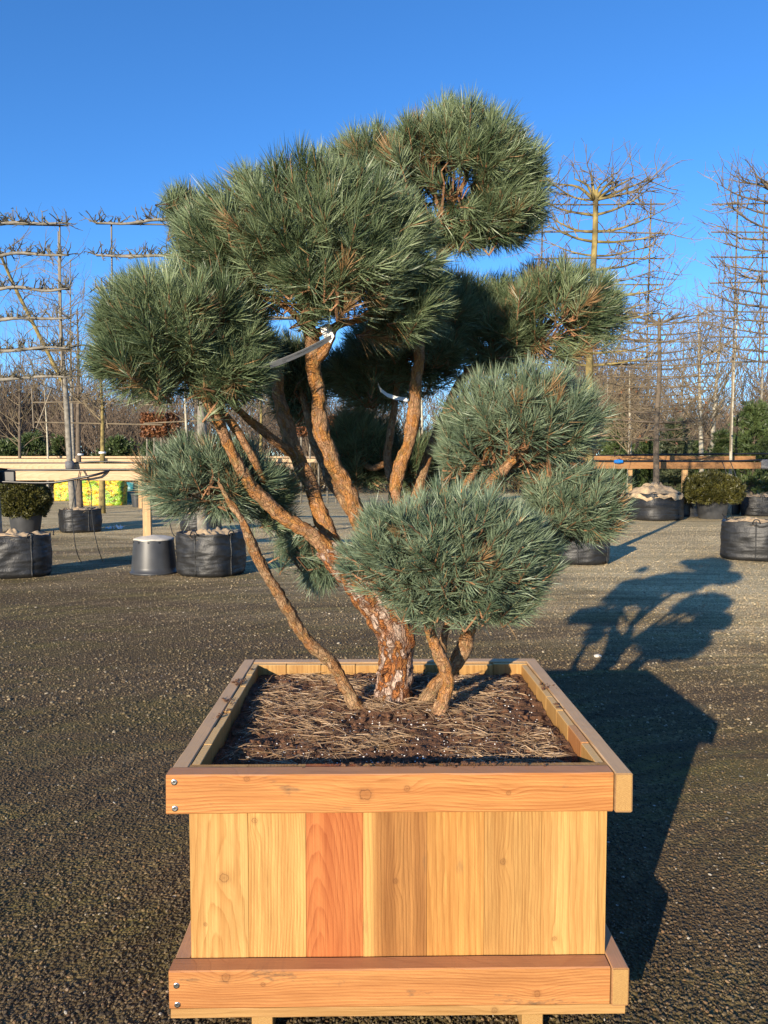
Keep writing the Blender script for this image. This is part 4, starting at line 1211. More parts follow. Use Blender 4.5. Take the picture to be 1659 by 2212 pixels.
def tub(xl, xr, yt, yb, label, seed):
    """upturned round tub filled with concrete: a foot for the rail post"""
    d = GD(yb)
    Rr = (xr - xl) / 2 * d / FPX
    c = P((xl + xr) / 2, yb, d); c[2] = 0; c[1] += Rr
    h = (yb - yt) * d / FPX * 0.98
    o = empty('concrete_tub', c, label, 'tub', 'upturned tubs holding the rail posts')
    v, f = lathe([(0.01, 0.0), (Rr * 1.04, 0.0), (Rr * 1.05, 0.025), (Rr * 0.985, 0.03), (Rr * 0.97, h * 0.2), (Rr * 0.86, h * 0.96), (Rr * 0.85, h)], 48)
    MB().add(v, f).build('wall', M['tub'], o, smooth=True)

    def wob(rr, z, a, j): return rr, 0.012 * mnoise.noise(Vector((rr * 8 * math.cos(a), rr * 8 * math.sin(a), seed)))
    v, f = lathe([(Rr * 0.87, h - 0.01), (Rr * 0.88, h + 0.004), (Rr * 0.8, h + 0.012), (Rr * 0.5, h + 0.035), (0.01, h + 0.055)], 40, wob)
    MB().add(v, f).build('concrete', M['concrete'], o, smooth=True)
    for a in np.linspace(-2.6, -0.5, 5):
        bmb = MB().tube([((Rr * 0.865) * math.cos(a), (Rr * 0.865) * math.sin(a), h * 0.93), ((Rr * 0.885) * math.cos(a), (Rr * 0.885) * math.sin(a), h * 0.93)], 0.012, 8)
        bmb.build('drain_hole', M['hose'], o)
    return o, c, d, h, Rr


bagL0 = tree_bag(-72, 78, 1158, 1252, 'black woven tree bag cut by the left picture edge, nearest on the left', 1)
tubL = tub(268, 369, 1166, 1244, 'upturned black tub with pale concrete top holding the left rail post', 2)
bagL2 = tree_bag(370, 515, 1152, 1249, 'black woven tree bag with crumpled burlap right beside the concrete-topped tub', 3)
bagL3 = tree_bag(112, 200, 1100, 1152, 'black woven tree bag in front of the yellow sacks', 4)
bagL4 = tree_bag(378, 470, 1108, 1150, 'dark tree bag standing behind the large bag beside the left tub', 5)
potL = pot(8, 78, 1103, 1151, 'black plastic pot under the round yew at the left edge')
bagR1 = tree_bag(1205, 1333, 1132, 1222, 'black woven tree bag half hidden behind the lower right needle pad', 6)
bagR2 = tree_bag(1590, 1718, 1126, 1214, 'black woven tree bag with burlap top cut by the right picture edge', 7)
bagR3 = tree_bag(1374, 1490, 1066, 1126, 'black tree bag with burlap spilling over its rim below the right rail', 8, 'high')
tubR = tub(1463, 1517, 1074, 1117, 'grey tub holding the right rail post beside the dwarf yew', 9)
potR = pot(1516, 1584, 1080, 1122, 'black plastic pot under the low spreading yew on the right')
potR2 = pot(1572, 1606, 1084, 1112, 'dark pot half hidden right behind the low spreading yew pot')
bagR4 = tree_bag(1620, 1700, 1072, 1116, 'tree bag with pale burlap at the right edge behind the nearest bag', 10)
potF1 = pot(281, 306, 1066, 1096, 'small grey pot beside the yellow sacks behind the left post')
bagF1 = tree_bag(1398, 1462, 1042, 1072, 'far dark tree bag seen under the right rail', 11)
bagF2 = tree_bag(1338, 1372, 1060, 1098, 'dark bag in shade left of the burlap-topped bag under the right rail', 12)


def dome(name, label, c, R3, n, mat, seed, L, w, cat='shrub', group=None, flat=-0.35):
    """clipped shrub: short leafy shoots over a lumpy dome on a few stems"""
    rng = np.random.default_rng(seed)
    o = empty(name, (c[0], c[1], c[2]), label, cat, group)
    dd = nz(rng.normal(size=(n // 10, 3)))
    dd = dd[dd[:, 2] > flat]
    m = len(dd)
    R3 = np.array(R3)
    cc = np.array([0, 0, R3[2] * 0.55])
    sh = lump(dd, seed) * (0.72 + 0.28 * rng.random(m) ** 0.4)
    p = cc + dd * R3 * sh[:, None]
    k = 10
    axd = nz(dd * 0.8 + np.array([0, 0, 0.4]) + rng.normal(0, 0.35, (m, 3)))
    st = (p[:, None] + axd[:, None] * (L * (rng.random((m, k)) - 1.2))[..., None]).reshape(-1, 3)
    dn = nz(np.repeat(axd, k, 0) + rng.normal(0, 0.6, (m * k, 3)))
    tone = np.clip(np.repeat(0.5 + 0.22 * rng.normal(size=m), k) + rng.normal(0, 0.15, m * k), 0, 0.98)
    V, a, b, tn = ribbons(st, dn, nz(dn + [0, 0, 0.2]), L * (0.7 + 0.6 * rng.random(m * k)), w, rng, tone)
    lo = link('leaves', mesh_np('leaves', V, a, b, {'tone': ('FLOAT', tn)}), M[mat], o)
    lo['kind'] = 'stuff'
    mb = MB()
    sel = rng.choice(m, min(m, 60), replace=False)
    mb.segs(np.repeat([[0, 0, -0.05]], len(sel), 0), p[sel] * 0.9, np.full(len(sel), R3[0] * 0.018), np.full(len(sel), 0.004))
    mb.build('stems', M['bare'], o)['kind'] = 'stuff'
    return o


_, c, d, h, Rr = potL
dome('yew_shrub', 'round dark green yew in a black pot at the left edge', (c[0], c[1], h * 0.9), (56 * d / FPX, 50 * d / FPX, 50 * d / FPX), 40000, 'yew', 3, 0.06, 0.016, flat=-0.7)
_, c, d, h, Rr = potR
dome('yew_shrub', 'low spreading dark yew in a black pot below the right rail', (c[0], c[1], h * 0.9), (66 * d / FPX, 62 * d / FPX, 43 * d / FPX), 40000, 'yew', 5, 0.07, 0.018, flat=-0.6)


# ------------------------------------------------------------------ timber rails, posts, hoses
def rail(x0, x1, yt, yb, d, label, mat, post=None, group='timber tree-tying rails', th=0.06):
    a, b = P(x0, yt, d), P(x1, yb, d)
    L, hgt = b[0] - a[0], a[2] - b[2]
    o = empty('timber_rail', ((a[0] + b[0]) / 2, d, 0), label, 'rail', group)
    MB().box(-L / 2, L / 2, 0, th, -hgt / 2, hgt / 2, 0.004).build('beam', M[mat], o, loc=(0, 0, (a[2] + b[2]) / 2))
    for (px, hw, z0) in (post or []):
        q = P(px, yb, d)
        top = (a[2] + b[2]) / 2 + hgt / 2 - 0.02
        MB().box(-hw, hw, -hw * 0.7, hw * 0.7, -(top - z0) / 2, (top - z0) / 2, 0.003).build('post', M['post'], o, loc=(q[0] - (a[0] + b[0]) / 2, th + hw * 0.7 + 0.004, (top + z0) / 2))
    return o, a, b


dL = tubL[2] + tubL[4] - 0.10
rl, ra, rb = rail(22, 560, 1017.5, 1038, dL, 'pale timber rail with rubber-wrapped end, nearest on the left', 'rail', [(312, 0.052, tubL[3] + 0.02)])
q = P(14, 1030, dL)
# rubber wrap on the rail end
MB().box(-0.15, 0.075, -0.02, 0.08, -0.09, 0.085, 0.02).build('rubber_wrap', M['hose'], rl, loc=(P(22, 1030, dL)[0] - rl.location[0], 0, q[2]))
d2r = bagL3[2] + bagL3[4] + 0.12
rl2, _, _ = rail(-120, 640, 1001.5, 1014, d2r, 'pale timber rail behind the nearest left one, tied to the forked tree', 'rail', [(395, 0.05, 0.0)])
rl3, _, _ = rail(-160, 700, 991, 999, 27.0, 'far pale timber rail crossing behind the left tree trunks', 'rail', [(300, 0.06, 0.0)])
rl4, _, _ = rail(-160, 700, 985.5, 989.5, 38.0, 'thinnest and farthest pale rail below the winter wood on the left', 'rail', [(300, 0.07, 0.0)])
dR = tubR[2] + tubR[4] - 0.15
rr1, _, _ = rail(1120, 1644, 998.5, 1012.5, dR, 'tan timber rail on the right with rubber-wrapped end and black hose', 'rail_red', [(1484, 0.075, tubR[3] + 0.02)], th=0.1)
MB().box(-0.1, 0.22, -0.03, 0.13, -0.14, 0.14, 0.04).build('rubber_wrap', M['strap'], rr1, loc=(P(1652, 1000, dR)[0] - rr1.location[0], 0, P(1652, 1003, dR)[2]))
rr2, _, _ = rail(1130, 1632, 985, 994, dR + 1.6, 'second tan timber rail just behind the right rail', 'rail_red', [(1364, 0.06, 0.0)])


def hose(pts, r, label, name='irrigation_hose', mat='hose', cat='hose'):
    c = np.mean(np.array(pts), axis=0); c[2] = 0
    sp = spline([tuple(np.array(p) - c) + (r,) for p in pts], 0.12)
    o = MB().tube(sp[:, :3], r, 6).build(name, M[mat], None, smooth=True, loc=c)
    return tag(o, label, cat)


hose([P(x, y, dL + 0.03) for x, y in ((-40, 1009), (40, 1015.5), (140, 1015), (260, 1014.5), (360, 1015), (480, 1015.5), (560, 1015))], 0.014, 'black hose lying along the nearest left rail')
hose([P(-60, 1040, dL - 0.03), P(20, 1041, dL - 0.05), P(70, 1043, dL - 0.05), P(120, 1042, dL - 0.06), P(165, 1034, dL - 0.08), P(205, 1026, dL - 0.1), P(240, 1016, dL + 0.03)], 0.016, 'black hose sagging below the nearest left rail')
hose([P(x, y, d2r + 0.02) for x, y in ((-80, 1000), (60, 1000), (150, 1000.5), (210, 997), (300, 999.5), (450, 1000), (620, 1000))], 0.018, 'black hose lying along the second left rail')
hose([P(x, y, dR + 0.03) for x, y in ((1120, 993), (1280, 995.5), (1350, 997.5), (1420, 996), (1500, 997), (1590, 996), (1640, 994), (1700, 996))], 0.03, 'black hose lying along the right rail')
hose([P(x, y, dR + 1.66) for x, y in ((1130, 986), (1290, 985), (1370, 983), (1450, 982), (1560, 981), (1640, 980), (1700, 981))], 0.03, 'black hose lying along the second right rail')
cn = P(1336, 997, dR - 0.06)
co_ = MB().tube([(-0.12, 0, 0), (-0.05, 0, 0), (-0.045, 0, 0), (0.045, 0, 0), (0.05, 0, 0), (0.12, 0, 0)], [0.05, 0.05, 0.062, 0.062, 0.05, 0.045], 14).build('hose_coupling', M['blue'], None, smooth=False, loc=cn)
tag(co_, 'bright blue hose coupling on the right rail', 'coupling')
drips = [((172, 1018), (163, 1060), (155, 1100), (158, 1140), (165, 1190), (176, 1215)), ((180, 1016), (196, 1050), (198, 1100), (202, 1140), (212, 1185), (222, 1212)), ((338, 1020), (352, 1070), (362, 1110), (372, 1150), (378, 1158), (384, 1160))]
for k, dp in enumerate(drips):
    pts = []
    for i, (x, y) in enumerate(dp):
        dd_ = dL - 0.02 if i < 2 else min(dL - 0.02 + 0.1, 2324.0 / (y - 1012) if y > 1200 else dL - 0.02)
        q = P(x, y, dd_); q[2] = max(q[2], 0.012)
        pts.append(q)
    hose(pts, 0.006, ['thin drip tube hanging down left of the yellow sacks', 'thin drip tube hanging in front of the yellow sacks', 'thin drip tube leading into the bag beside the left tub'][k], 'drip_tube')
for k, (xa, lab) in enumerate(((1560, 'thin drip tube looping from the right rail towards the nearest right bag'), (1578, 'thin drip tube hanging from the right rail beside the low yew'))):
    pts = [P(xa, 998, dR - 0.05), P(xa + 12, 1030, dR - 0.12), P(xa + 16, 1070, dR - 0.2), P(xa - 2, 1100, dR - 0.5), P(xa + 6, 1118, dR - 2.0)]
    for q in pts: q[2] = max(q[2], 0.012)
    hose(pts, 0.011, lab, 'drip_tube')

# ------------------------------------------------------------------ bare trees


def grow(p, d, L, r, depth, rng, segs, up=0.25, spread=0.6, flat=1.0, kids=(2, 4), shrink=0.62):
    """recursive twigs as straight tapered pieces"""
    n = 3
    q = p.copy()
    dirn = d / np.linalg.norm(d)
    pts = [q.copy()]
    for i in range(n):
        dirn = dirn + rng.normal(0, 0.16, 3) * np.array([1, flat, 1]) + np.array([0, 0, up * 0.35])
        dirn /= np.linalg.norm(dirn)
        q2 = q + dirn * L / n
        segs.append((q, q2, r * (1 - 0.55 * i / n), r * (1 - 0.55 * (i + 1) / n)))
        q = q2
        pts.append(q)
    if depth > 0:
        for _ in range(rng.integers(kids[0], kids[1] + 1)):
            j = rng.integers(1, n + 1)
            nd = dirn + rng.normal(0, spread, 3) * np.array([1, flat, 1]) + np.array([0, 0, up])
            grow(pts[j].copy(), nd, L * shrink * (0.7 + 0.5 * rng.random()), r * 0.55, depth - 1, rng, segs, up, spread, flat, kids, shrink)


def segmesh(segs):
    mb = MB()
    a = np.array([s[0] for s in segs]); b = np.array([s[1] for s in segs])
    mb.segs(a, b, np.array([s[2] for s in segs]), np.array([s[3] for s in segs]))
    return mb


def ttube(parent, name, rows, mat, sides=8, step=0.08):
    sp = spline(rows, step)
    return MB().tube(sp[:, :3], sp[:, 3], sides).build(name, M[mat], parent, smooth=True, bark=False)


def trained_tree(xb, zb, d, lean_top, ztop, r, half, tiers, label, seed, mat='bare_yellow', twig='bare_twig', vert=(), canes=True, style='arch', leaves=0, group='trained espalier trees', dep=0.16, tw=0.5, nb=10, xspan=None):
    """espalier: straight trunk, arms trained along horizontal canes, many twigs in one flat plane"""
    rng = np.random.default_rng(seed)
    b = P(xb, 1012, d)
    ppm = d / FPX
    o = empty('espalier_tree', (b[0], d, zb), label, 'tree', group)
    tz = [CAM_H + (1012 - t) * ppm - zb for t in tiers]
    zt = CAM_H + (1012 - ztop) * ppm - zb
    lean = lean_top * ppm
    rows = [(lean * t + 0.02 * math.sin(t * 9 + seed), 0, zt * t, r * (1.05 - 0.5 * t)) for t in np.linspace(0, 1, 9)]
    rows[0] = (0, 0, -0.12, r * 1.1)
    ttube(o, 'trunk', rows, mat, 12)
    H = half * ppm
    H0, H1 = (-H, H) if xspan is None else (xspan[0] * ppm, xspan[1] * ppm)
    segs = []
    if canes:
        for z in tz:
            MB().tube([(H0, 0.04, z), (0, 0.045, z + rng.normal(0, 0.015)), (H1, 0.04, z + rng.normal(0, 0.02))], 0.011 if d < 15 else 0.016, 6).build('cane', M['cane'], o)
    for (vx, z0, z1) in vert:
        za, zb_ = CAM_H + (1012 - z0) * ppm - zb, CAM_H + (1012 - z1) * ppm - zb
        MB().tube([((vx - xb) * ppm, 0.06, za), ((vx - xb) * ppm - 3 * ppm, 0.06, zb_)], 0.012, 6).build('cane', M['cane'], o)
    arms = []
    zlo, zhi = min(tz) - 0.05, zt
    if style == 'arch':
        for k in range(nb):
            z = zlo + (zhi - zlo) * (k + 0.3 * rng.random()) / nb
            for s in (H0, H1):
                rise = (0.12 + 0.22 * rng.random()) * (1.3 if k > nb * 0.7 else 0.75)
                x0 = lean * z / zt
                ex = s * (0.78 + 0.28 * rng.random())
                rr = r * (0.22 + 0.12 * rng.random())
                pts = [(x0, 0, z, rr), (x0 + (ex - x0) * 0.3, rng.normal(0, 0.05), z + rise * 0.15, rr * 0.8), (x0 + (ex - x0) * 0.65, rng.normal(0, 0.06), z + rise * 0.45, rr * 0.55), (ex, rng.normal(0, 0.08), z + rise * 1.0, rr * 0.22)]
                arms.append(pts)
        for k in range(7):                                  # fan at the head
            ex = H0 + (H1 - H0) * (k + 0.5) / 7 * 1.0
            pts = [(lean, 0, zt - 0.15, r * 0.4), (lean + ex * 0.35, rng.normal(0, 0.06), zt - 0.02 + 0.08 * rng.random(), r * 0.26), (lean + ex * 0.8, rng.normal(0, 0.08), zt + 0.08 + 0.12 * rng.random(), r * 0.12)]
            arms.append(pts)
        for pts in arms:
            sp = spline(pts, 0.09)
            MB().tube(sp[:, :3], sp[:, 3], 6).build('bough', M[mat], o, smooth=True)
            for i in range(2, len(sp)):
                for _ in range(2 if rng.random() < 0.7 else 1):
                    dr = np.array([rng.normal(0.35 * np.sign(sp[i, 0]), 0.55), rng.normal(0, 0.25), rng.normal(0.35, 0.45)])
                    grow(sp[i, :3].copy(), dr, tw * (0.35 + 0.6 * rng.random()), 0.0085, 1, rng, segs, 0.1, 0.7, 0.5, (2, 3), 0.6)
    else:                                                   # pollarded tiers with knobbly spurs
        for z in tz:
            for s in (H0, H1):
                if abs(s) < 0.05: continue
                rr = 0.019
                zz_ = z + rng.normal(0, 0.02)
                pts = [(0, 0, z - 0.04, rr * 1.25), (s * 0.35, rng.normal(0, 0.02), zz_, rr), (s * 0.7, rng.normal(0, 0.02), z + rng.normal(0, 0.015), rr * 0.85), (s, 0, z, rr * 0.5)]
                sp = spline(pts, 0.07)
                MB().tube(sp[:, :3], sp[:, 3] * (1 + 0.25 * rng.random(len(sp))), 7).build('bough', M[mat], o, smooth=True)
                for i in range(1, len(sp)):
                    if rng.random() < 0.95:
                        for _ in range(rng.integers(2, 6)):
                            dr = np.array([rng.normal(0, 0.7), rng.normal(0, 0.5), 0.35 + 0.7 * rng.random() - (0.9 if rng.random() < 0.12 else 0)])
                            grow(sp[i, :3].copy(), dr, 0.07 + 0.13 * rng.random(), 0.011, 1, rng, segs, 0.15, 1.1, 1.0, (2, 3), 0.5)
    if segs:
        segmesh(segs).build('twigs', M[twig], o)['kind'] = 'stuff'
    if leaves:
        pick = rng.integers(0, len(segs), leaves)
        p = np.array([segs[i][1] for i in pick])
        p = p[p[:, 2] < zt * 0.62]
        dn = nz(rng.normal(size=p.shape) + [0, 0, -0.5])
        V, a4, a3, tn = ribbons(p, dn, dn, 0.08, 0.05, rng, rng.random(len(p)) * 0.95)
        link('dry_leaves', mesh_np('dry_leaves', V, a4, a3, {'tone': ('FLOAT', tn)}), M['russet'], o)['kind'] = 'stuff'
    return o


def bag_mid(bg): return bg[1][1]


trained_tree(1268, bagR1[3] - 0.02, bag_mid(bagR1), 8, 425, 0.068, 150, [452, 510, 566, 621, 679, 740, 789], 'bare espalier tree with yellow-lichened trunk right of the pine crown', 31, vert=((1398, 440, 800), (1168, 440, 800)), xspan=(-118, 160), tw=0.5, nb=13)
trained_tree(1672, bagR2[3] - 0.02, bag_mid(bagR2), 4, 425, 0.065, 150, [452, 510, 562, 617, 675, 730, 785], 'bare espalier tree cut by the right picture edge', 32, 'bare', vert=((1583, 430, 975), (1640, 430, 800)), xspan=(-145, 120), tw=0.5, nb=13)
trained_tree(1417, bagR3[3] - 0.02, bag_mid(bagR3), 2, 692, 0.085, 135, [700, 742, 790, 815, 838, 862, 885, 915, 950], 'dark-trunked espalier tree rising from the burlap-topped bag on the right', 33, 'bare', xspan=(-140, 125), leaves=260, tw=0.7, nb=14)
trained_tree(-12, bagL0[3] - 0.02, bag_mid(bagL0), -10, 470, 0.075, 160, [492, 560, 629, 692, 756, 817], 'tiered pollarded espalier reaching in from the left picture edge', 34, 'bare_grey', 'knob_twig', vert=((137, 486, 838),), style='tier', xspan=(-170, 168))
trained_tree(438, bagL2[3] - 0.02, bag_mid(bagL2), -6, 470, 0.07, 212, [492, 559, 628, 692, 756, 817], 'tiered pollarded espalier behind the left needle pads', 35, 'bare_grey', 'knob_twig', vert=((248, 486, 838),), style='tier', xspan=(-222, 200))

# forked tree tied to the second left rail
dT = bag_mid(bagL3)
bt = P(157, 1012, dT)
zT = bagL3[3] - 0.02
ft = empty('forked_tree', (bt[0], dT, zT), 'slender tree with lichened diagonal fork tied to the second left rail', 'tree')


def loc_rows(rows, o0):
    out = []
    for (x, y, d, rr) in rows:
        q = P(x, y, d) - o0
        out.append((q[0], q[1], q[2], rr * d / FPX))
    return out


o0 = np.array([bt[0], dT, zT])
rws = loc_rows([(157, 1100, dT, 7.5), (152, 1020, dT, 6.5), (147, 930, dT, 6), (141, 835, dT, 5.5), (136, 780, dT, 4.5), (131, 700, dT, 3.5), (128, 600, dT, 2.5), (126, 500, dT, 1.5)], o0)
rws[0] = (0, 0, -0.15, rws[0][3])
ttube(ft, 'trunk', rws, 'bare_grey', 10)
ttube(ft, 'fork', loc_rows([(141, 838, dT, 4.5), (105, 765, dT, 4.2), (62, 680, dT, 3.8), (25, 605, dT, 3.4), (-12, 520, dT, 2.6)], o0), 'bare_yellow', 8)
MB().tube([(q[0], q[1], q[2]) for q in loc_rows([(151, 1016, dT, 1), (151, 1006, dT, 1), (150, 996, dT, 1)], o0)], [0.085, 0.1, 0.085], 12).build('strap', M['strap'], ft, smooth=True)
segs = []
rg = np.random.default_rng(50)
for i in range(46):
    t = rg.random()
    x, y = 141 - 153 * t, 838 - 318 * t
    q = P(x, y, dT) - o0
    grow(q, np.array([rg.normal(0, 0.8), rg.normal(0, 0.4), rg.normal(0.3, 0.5)]), 0.35 + 0.5 * rg.random(), 0.011, 2, rg, segs, 0.15, 0.6, 0.6, (1, 3))
for i in range(30):
    y = 560 + 300 * rg.random()
    q = P(128 + (y - 500) * 0.03, y, dT) - o0
    grow(q, np.array([rg.normal(0, 0.9), rg.normal(0, 0.4), 0.4]), 0.4 + 0.4 * rg.random(), 0.010, 2, rg, segs, 0.15, 0.6, 0.6, (1, 3))
segmesh(segs).build('twigs', M['bare_twig'], ft)['kind'] = 'stuff'


def bare_tree(xb, d, ytop, rpx, label, seed, mat='bare', twig='bare_twig', spread=0.45, n=26, crown=0.35, band=None, up=0.45, depth=2, zt0=0.0, name='bare_tree', lean=0, frame=None, rtw=1.0, xw=1.0):
    rng = np.random.default_rng(seed)
    b = P(xb, 1012, d)
    ppm = d / FPX
    o = empty(name, (b[0], d, 0), label, 'tree')
    zt = CAM_H + (1012 - ytop) * ppm
    rows = [(lean * ppm * t + 0.03 * math.sin(5 * t + seed), 0.03 * math.cos(4 * t + seed), zt * t * 0.93, rpx * ppm * (1.05 - 0.85 * t)) for t in np.linspace(0, 1, 8)]
    ttube(o, 'trunk', rows, mat, 8, 0.2)
    segs = []
    for k in range(n):
        t = crown + (0.97 - crown) * rng.random()
        p = np.array([lean * ppm * t, 0, zt * t * 0.93])
        a = rng.random() * 6.28
        L = (1.0 - t) * zt * spread * (0.6 + 0.8 * rng.random()) + 0.25
        grow(p, np.array([math.cos(a) * xw, math.sin(a) * 0.7, up + 0.3 * rng.random()]), L, rpx * ppm * 0.22 * (1.2 - t) + 0.006, depth, rng, segs, 0.25, 0.5, 1.0, (2, 3), 0.6)
    s2 = [(a_, b_, max(q, 0.006 * rtw), max(w, 0.004 * rtw)) for a_, b_, q, w in segs]
    segmesh(s2).build('branches', M[twig], o)['kind'] = 'stuff'
    if band:
        z = CAM_H + (1012 - band) * ppm
        t = z / (zt * 0.93)
        rr = rpx * ppm * (1.05 - 0.85 * t) + 0.012
        MB().tube([(lean * ppm * t, 0.03, z - 0.03), (lean * ppm * t, 0.03, z + 0.03)], rr + 0.02, 12).build('band', M['band'], o, smooth=True)
    if frame:
        for (xa, xc, y, y2) in frame:
            MB().tube([((xa - xb) * ppm, 0.1, CAM_H + (1012 - y) * ppm), ((xc - xb) * ppm, 0.1, CAM_H + (1012 - y2) * ppm)], 0.022, 6).build('cane', M['cane'], o)
    return o


bare_tree(172, 26, 640, 7, 'brown-trunked bare tree with a white band behind the forked tree', 60, band=982, frame=((72, 200, 752, 748), (95, 345, 760, 762)), n=30, crown=0.5)
bare_tree(221, 24, 770, 7.5, 'thick lichened trunk with white band right of the forked tree', 61, 'bare_yellow', band=978, crown=0.6, n=26, frame=((70, 345, 870, 866), (75, 350, 912, 918), (208, 222, 830, 930), (222, 232, 860, 925), (113, 78, 840, 925), (70, 72, 840, 925)))
bare_tree(102, 30, 800, 3, 'thin pale trunk with stubby side arms below the tiered espalier', 62, 'birch', crown=0.55, n=14)
bare_tree(404, 22, 760, 5, 'pale grey trunk seen below the left needle pad', 63, 'birch', crown=0.6, n=18, frame=((300, 480, 875, 872), (310, 500, 915, 905)))
bare_tree(427, 27, 700, 7.5, 'smooth reddish trunk beside the pale trunk behind the left pads', 64, 'bare', crown=0.7, n=16)
bare_tree(160, 33, 530, 4, 'tall wispy bare tree standing behind the pollarded tiers on the left', 65, 'bare_grey', crown=0.3, n=46, spread=0.4, up=0.8, depth=2)
bare_tree(45, 36, 760, 4, 'small bare tree at the far left in front of the wood', 66, crown=0.35, n=26)
bare_tree(563, 26, 800, 6, 'olive-grey trunk glimpsed between the left pad and the central limb', 67, 'bare_yellow', crown=0.6, n=18)
bare_tree(910, 24, 800, 5, 'pale lichened trunk glimpsed right of the tall orange limb', 68, 'birch', crown=0.6, n=16)
bare_tree(1358, 26, 780, 5.5, 'mottled trunk of the russet-leaved tree left of the dark espalier', 69, 'birch', crown=0.35, n=30)
bare_tree(1516, 29, 640, 6, 'left stem of the pale birch-like pair behind the right rail', 70, 'birch', crown=0.3, n=44, up=0.7, lean=-14)
bare_tree(1530, 29.5, 660, 6.5, 'right stem of the pale birch-like pair behind the right rail', 71, 'birch', crown=0.3, n=44, up=0.7, lean=22)
bare_tree(1577, 23, 560, 4, 'slender speckled trunk tied to the rail near the right edge', 72, 'birch', crown=0.45, n=34, up=0.5, lean=8)
bare_tree(1470, 34, 700, 4, 'grey bare tree between the dark espalier and the birch pair', 73, 'bare_grey', crown=0.3, n=40, up=0.6)
bare_tree(1640, 32, 640, 5, 'bare tree behind the right-edge espalier', 74, 'bare_grey', crown=0.3, n=40, up=0.6)
bare_tree(1310, 36, 800, 4, 'low bare tree far behind the espalier with the yellow trunk', 75, 'bare_grey', crown=0.3, n=30, up=0.5)


def conifer(xb, yb_top, d, wpx, label, seed, mat='bgpine', n=1500, L=0.16, w=0.02, name='young_pine', cat='tree'):
    rng = np.random.default_rng(seed)
    b = P(xb, 1012, d)
    ppm = d / FPX
    o = empty(name, (b[0], d, 0), label, cat)
    H = CAM_H + (1012 - yb_top) * ppm
    ttube(o, 'trunk', [(0, 0, 0, 0.06), (0.03, 0, H * 0.5, 0.045), (0, 0, H * 0.97, 0.012)], 'bare', 7, 0.3)
    W = wpx * ppm / 2
    nb = 70
    segs, P_, D_ = [], [], []
    for k in range(nb):
        t = 0.12 + 0.86 * (k + rng.random()) / nb
        a = k * 2.4 + rng.normal(0, 0.3)
        Lb = W * (0.18 + 1.0 * (1 - t) ** 0.7) * (0.75 + 0.45 * rng.random())
        p0 = np.array([0, 0, H * t * 0.93]); e = p0 + np.array([math.cos(a) * Lb, math.sin(a) * Lb, Lb * (0.35 + 0.3 * rng.random())])
        segs.append((p0, e, 0.016, 0.006))
        for j in range(n // nb):
            s = 0.25 + 0.75 * rng.random()
            P_.append(p0 + (e - p0) * s + rng.normal(0, 0.05 + 0.1 * W * s * 0.5, 3))
            D_.append((e - p0) / (Lb + 1e-6) + np.array([0, 0, 0.4]))
    segmesh(segs).build('branches', M['bare'], o)['kind'] = 'stuff'
    P_, D_ = np.array(P_), np.array(D_)
    k = 12
    m = len(P_)
    dn = nz(np.repeat(nz(D_), k, 0) + rng.normal(0, 0.55, (m * k, 3)))
    tone = np.clip(np.repeat(0.5 + 0.22 * rng.normal(size=m), k), 0, 0.98)
    V, a4, a3, tn = ribbons(np.repeat(P_, k, 0), dn, nz(dn + [0, 0, 0.15]), L * (0.7 + 0.6 * rng.random(m * k)), w, rng, tone)
    link('needles', mesh_np('needles', V, a4, a3, {'tone': ('FLOAT', tn)}), M[mat], o)['kind'] = 'stuff'
    return o


conifer(1325, 868, 28, 70, 'young green pine just right of the middle needle pad', 81)
conifer(1458, 900, 27, 80, 'rounded pale green fir right of the dark espalier trunk', 82, 'bgspruce', name='young_fir')
conifer(1625, 862, 25, 110, 'bushy green pine at the right edge behind the rail', 83)
conifer(1560, 925, 27, 60, 'small dark pine left of the bushy one at the right edge', 84)
conifer(1395, 945, 30, 55, 'low dark pine at the foot of the dark espalier', 85)
conifer(1665, 900, 30, 70, 'green pine cut by the right picture edge', 86)
conifer(960, 905, 30, 60, 'young pine glimpsed left of the middle right pad', 87)
conifer(70, 935, 45, 90, 'dark evergreen in the winter wood on the left', 88, n=900, L=0.25, w=0.04)
conifer(255, 945, 46, 110, 'broad dark evergreen in the winter wood behind the left post', 89, n=900, L=0.25, w=0.04)


for k, (xx, yt, dd, ww) in enumerate(((20, 950, 40, 80), (140, 940, 48, 100), (330, 955, 44, 80), (400, 930, 50, 90), (1345, 955, 40, 70), (1500, 950, 38, 60), (1420, 960, 42, 70))):
    conifer(xx, yt, dd, ww, ['low dark evergreen at the far left edge of the wood', 'dark evergreen behind the forked tree trunk', 'dark evergreen behind the russet beech screen', 'tall dark evergreen behind the pale trunk below the left pad',
                             'dark evergreen left of the mottled trunk on the right', 'low evergreen at the foot of the birch-like pair', 'low evergreen behind the pale green fir'][k], 120 + k, n=700, L=0.25, w=0.04, name='evergreen')


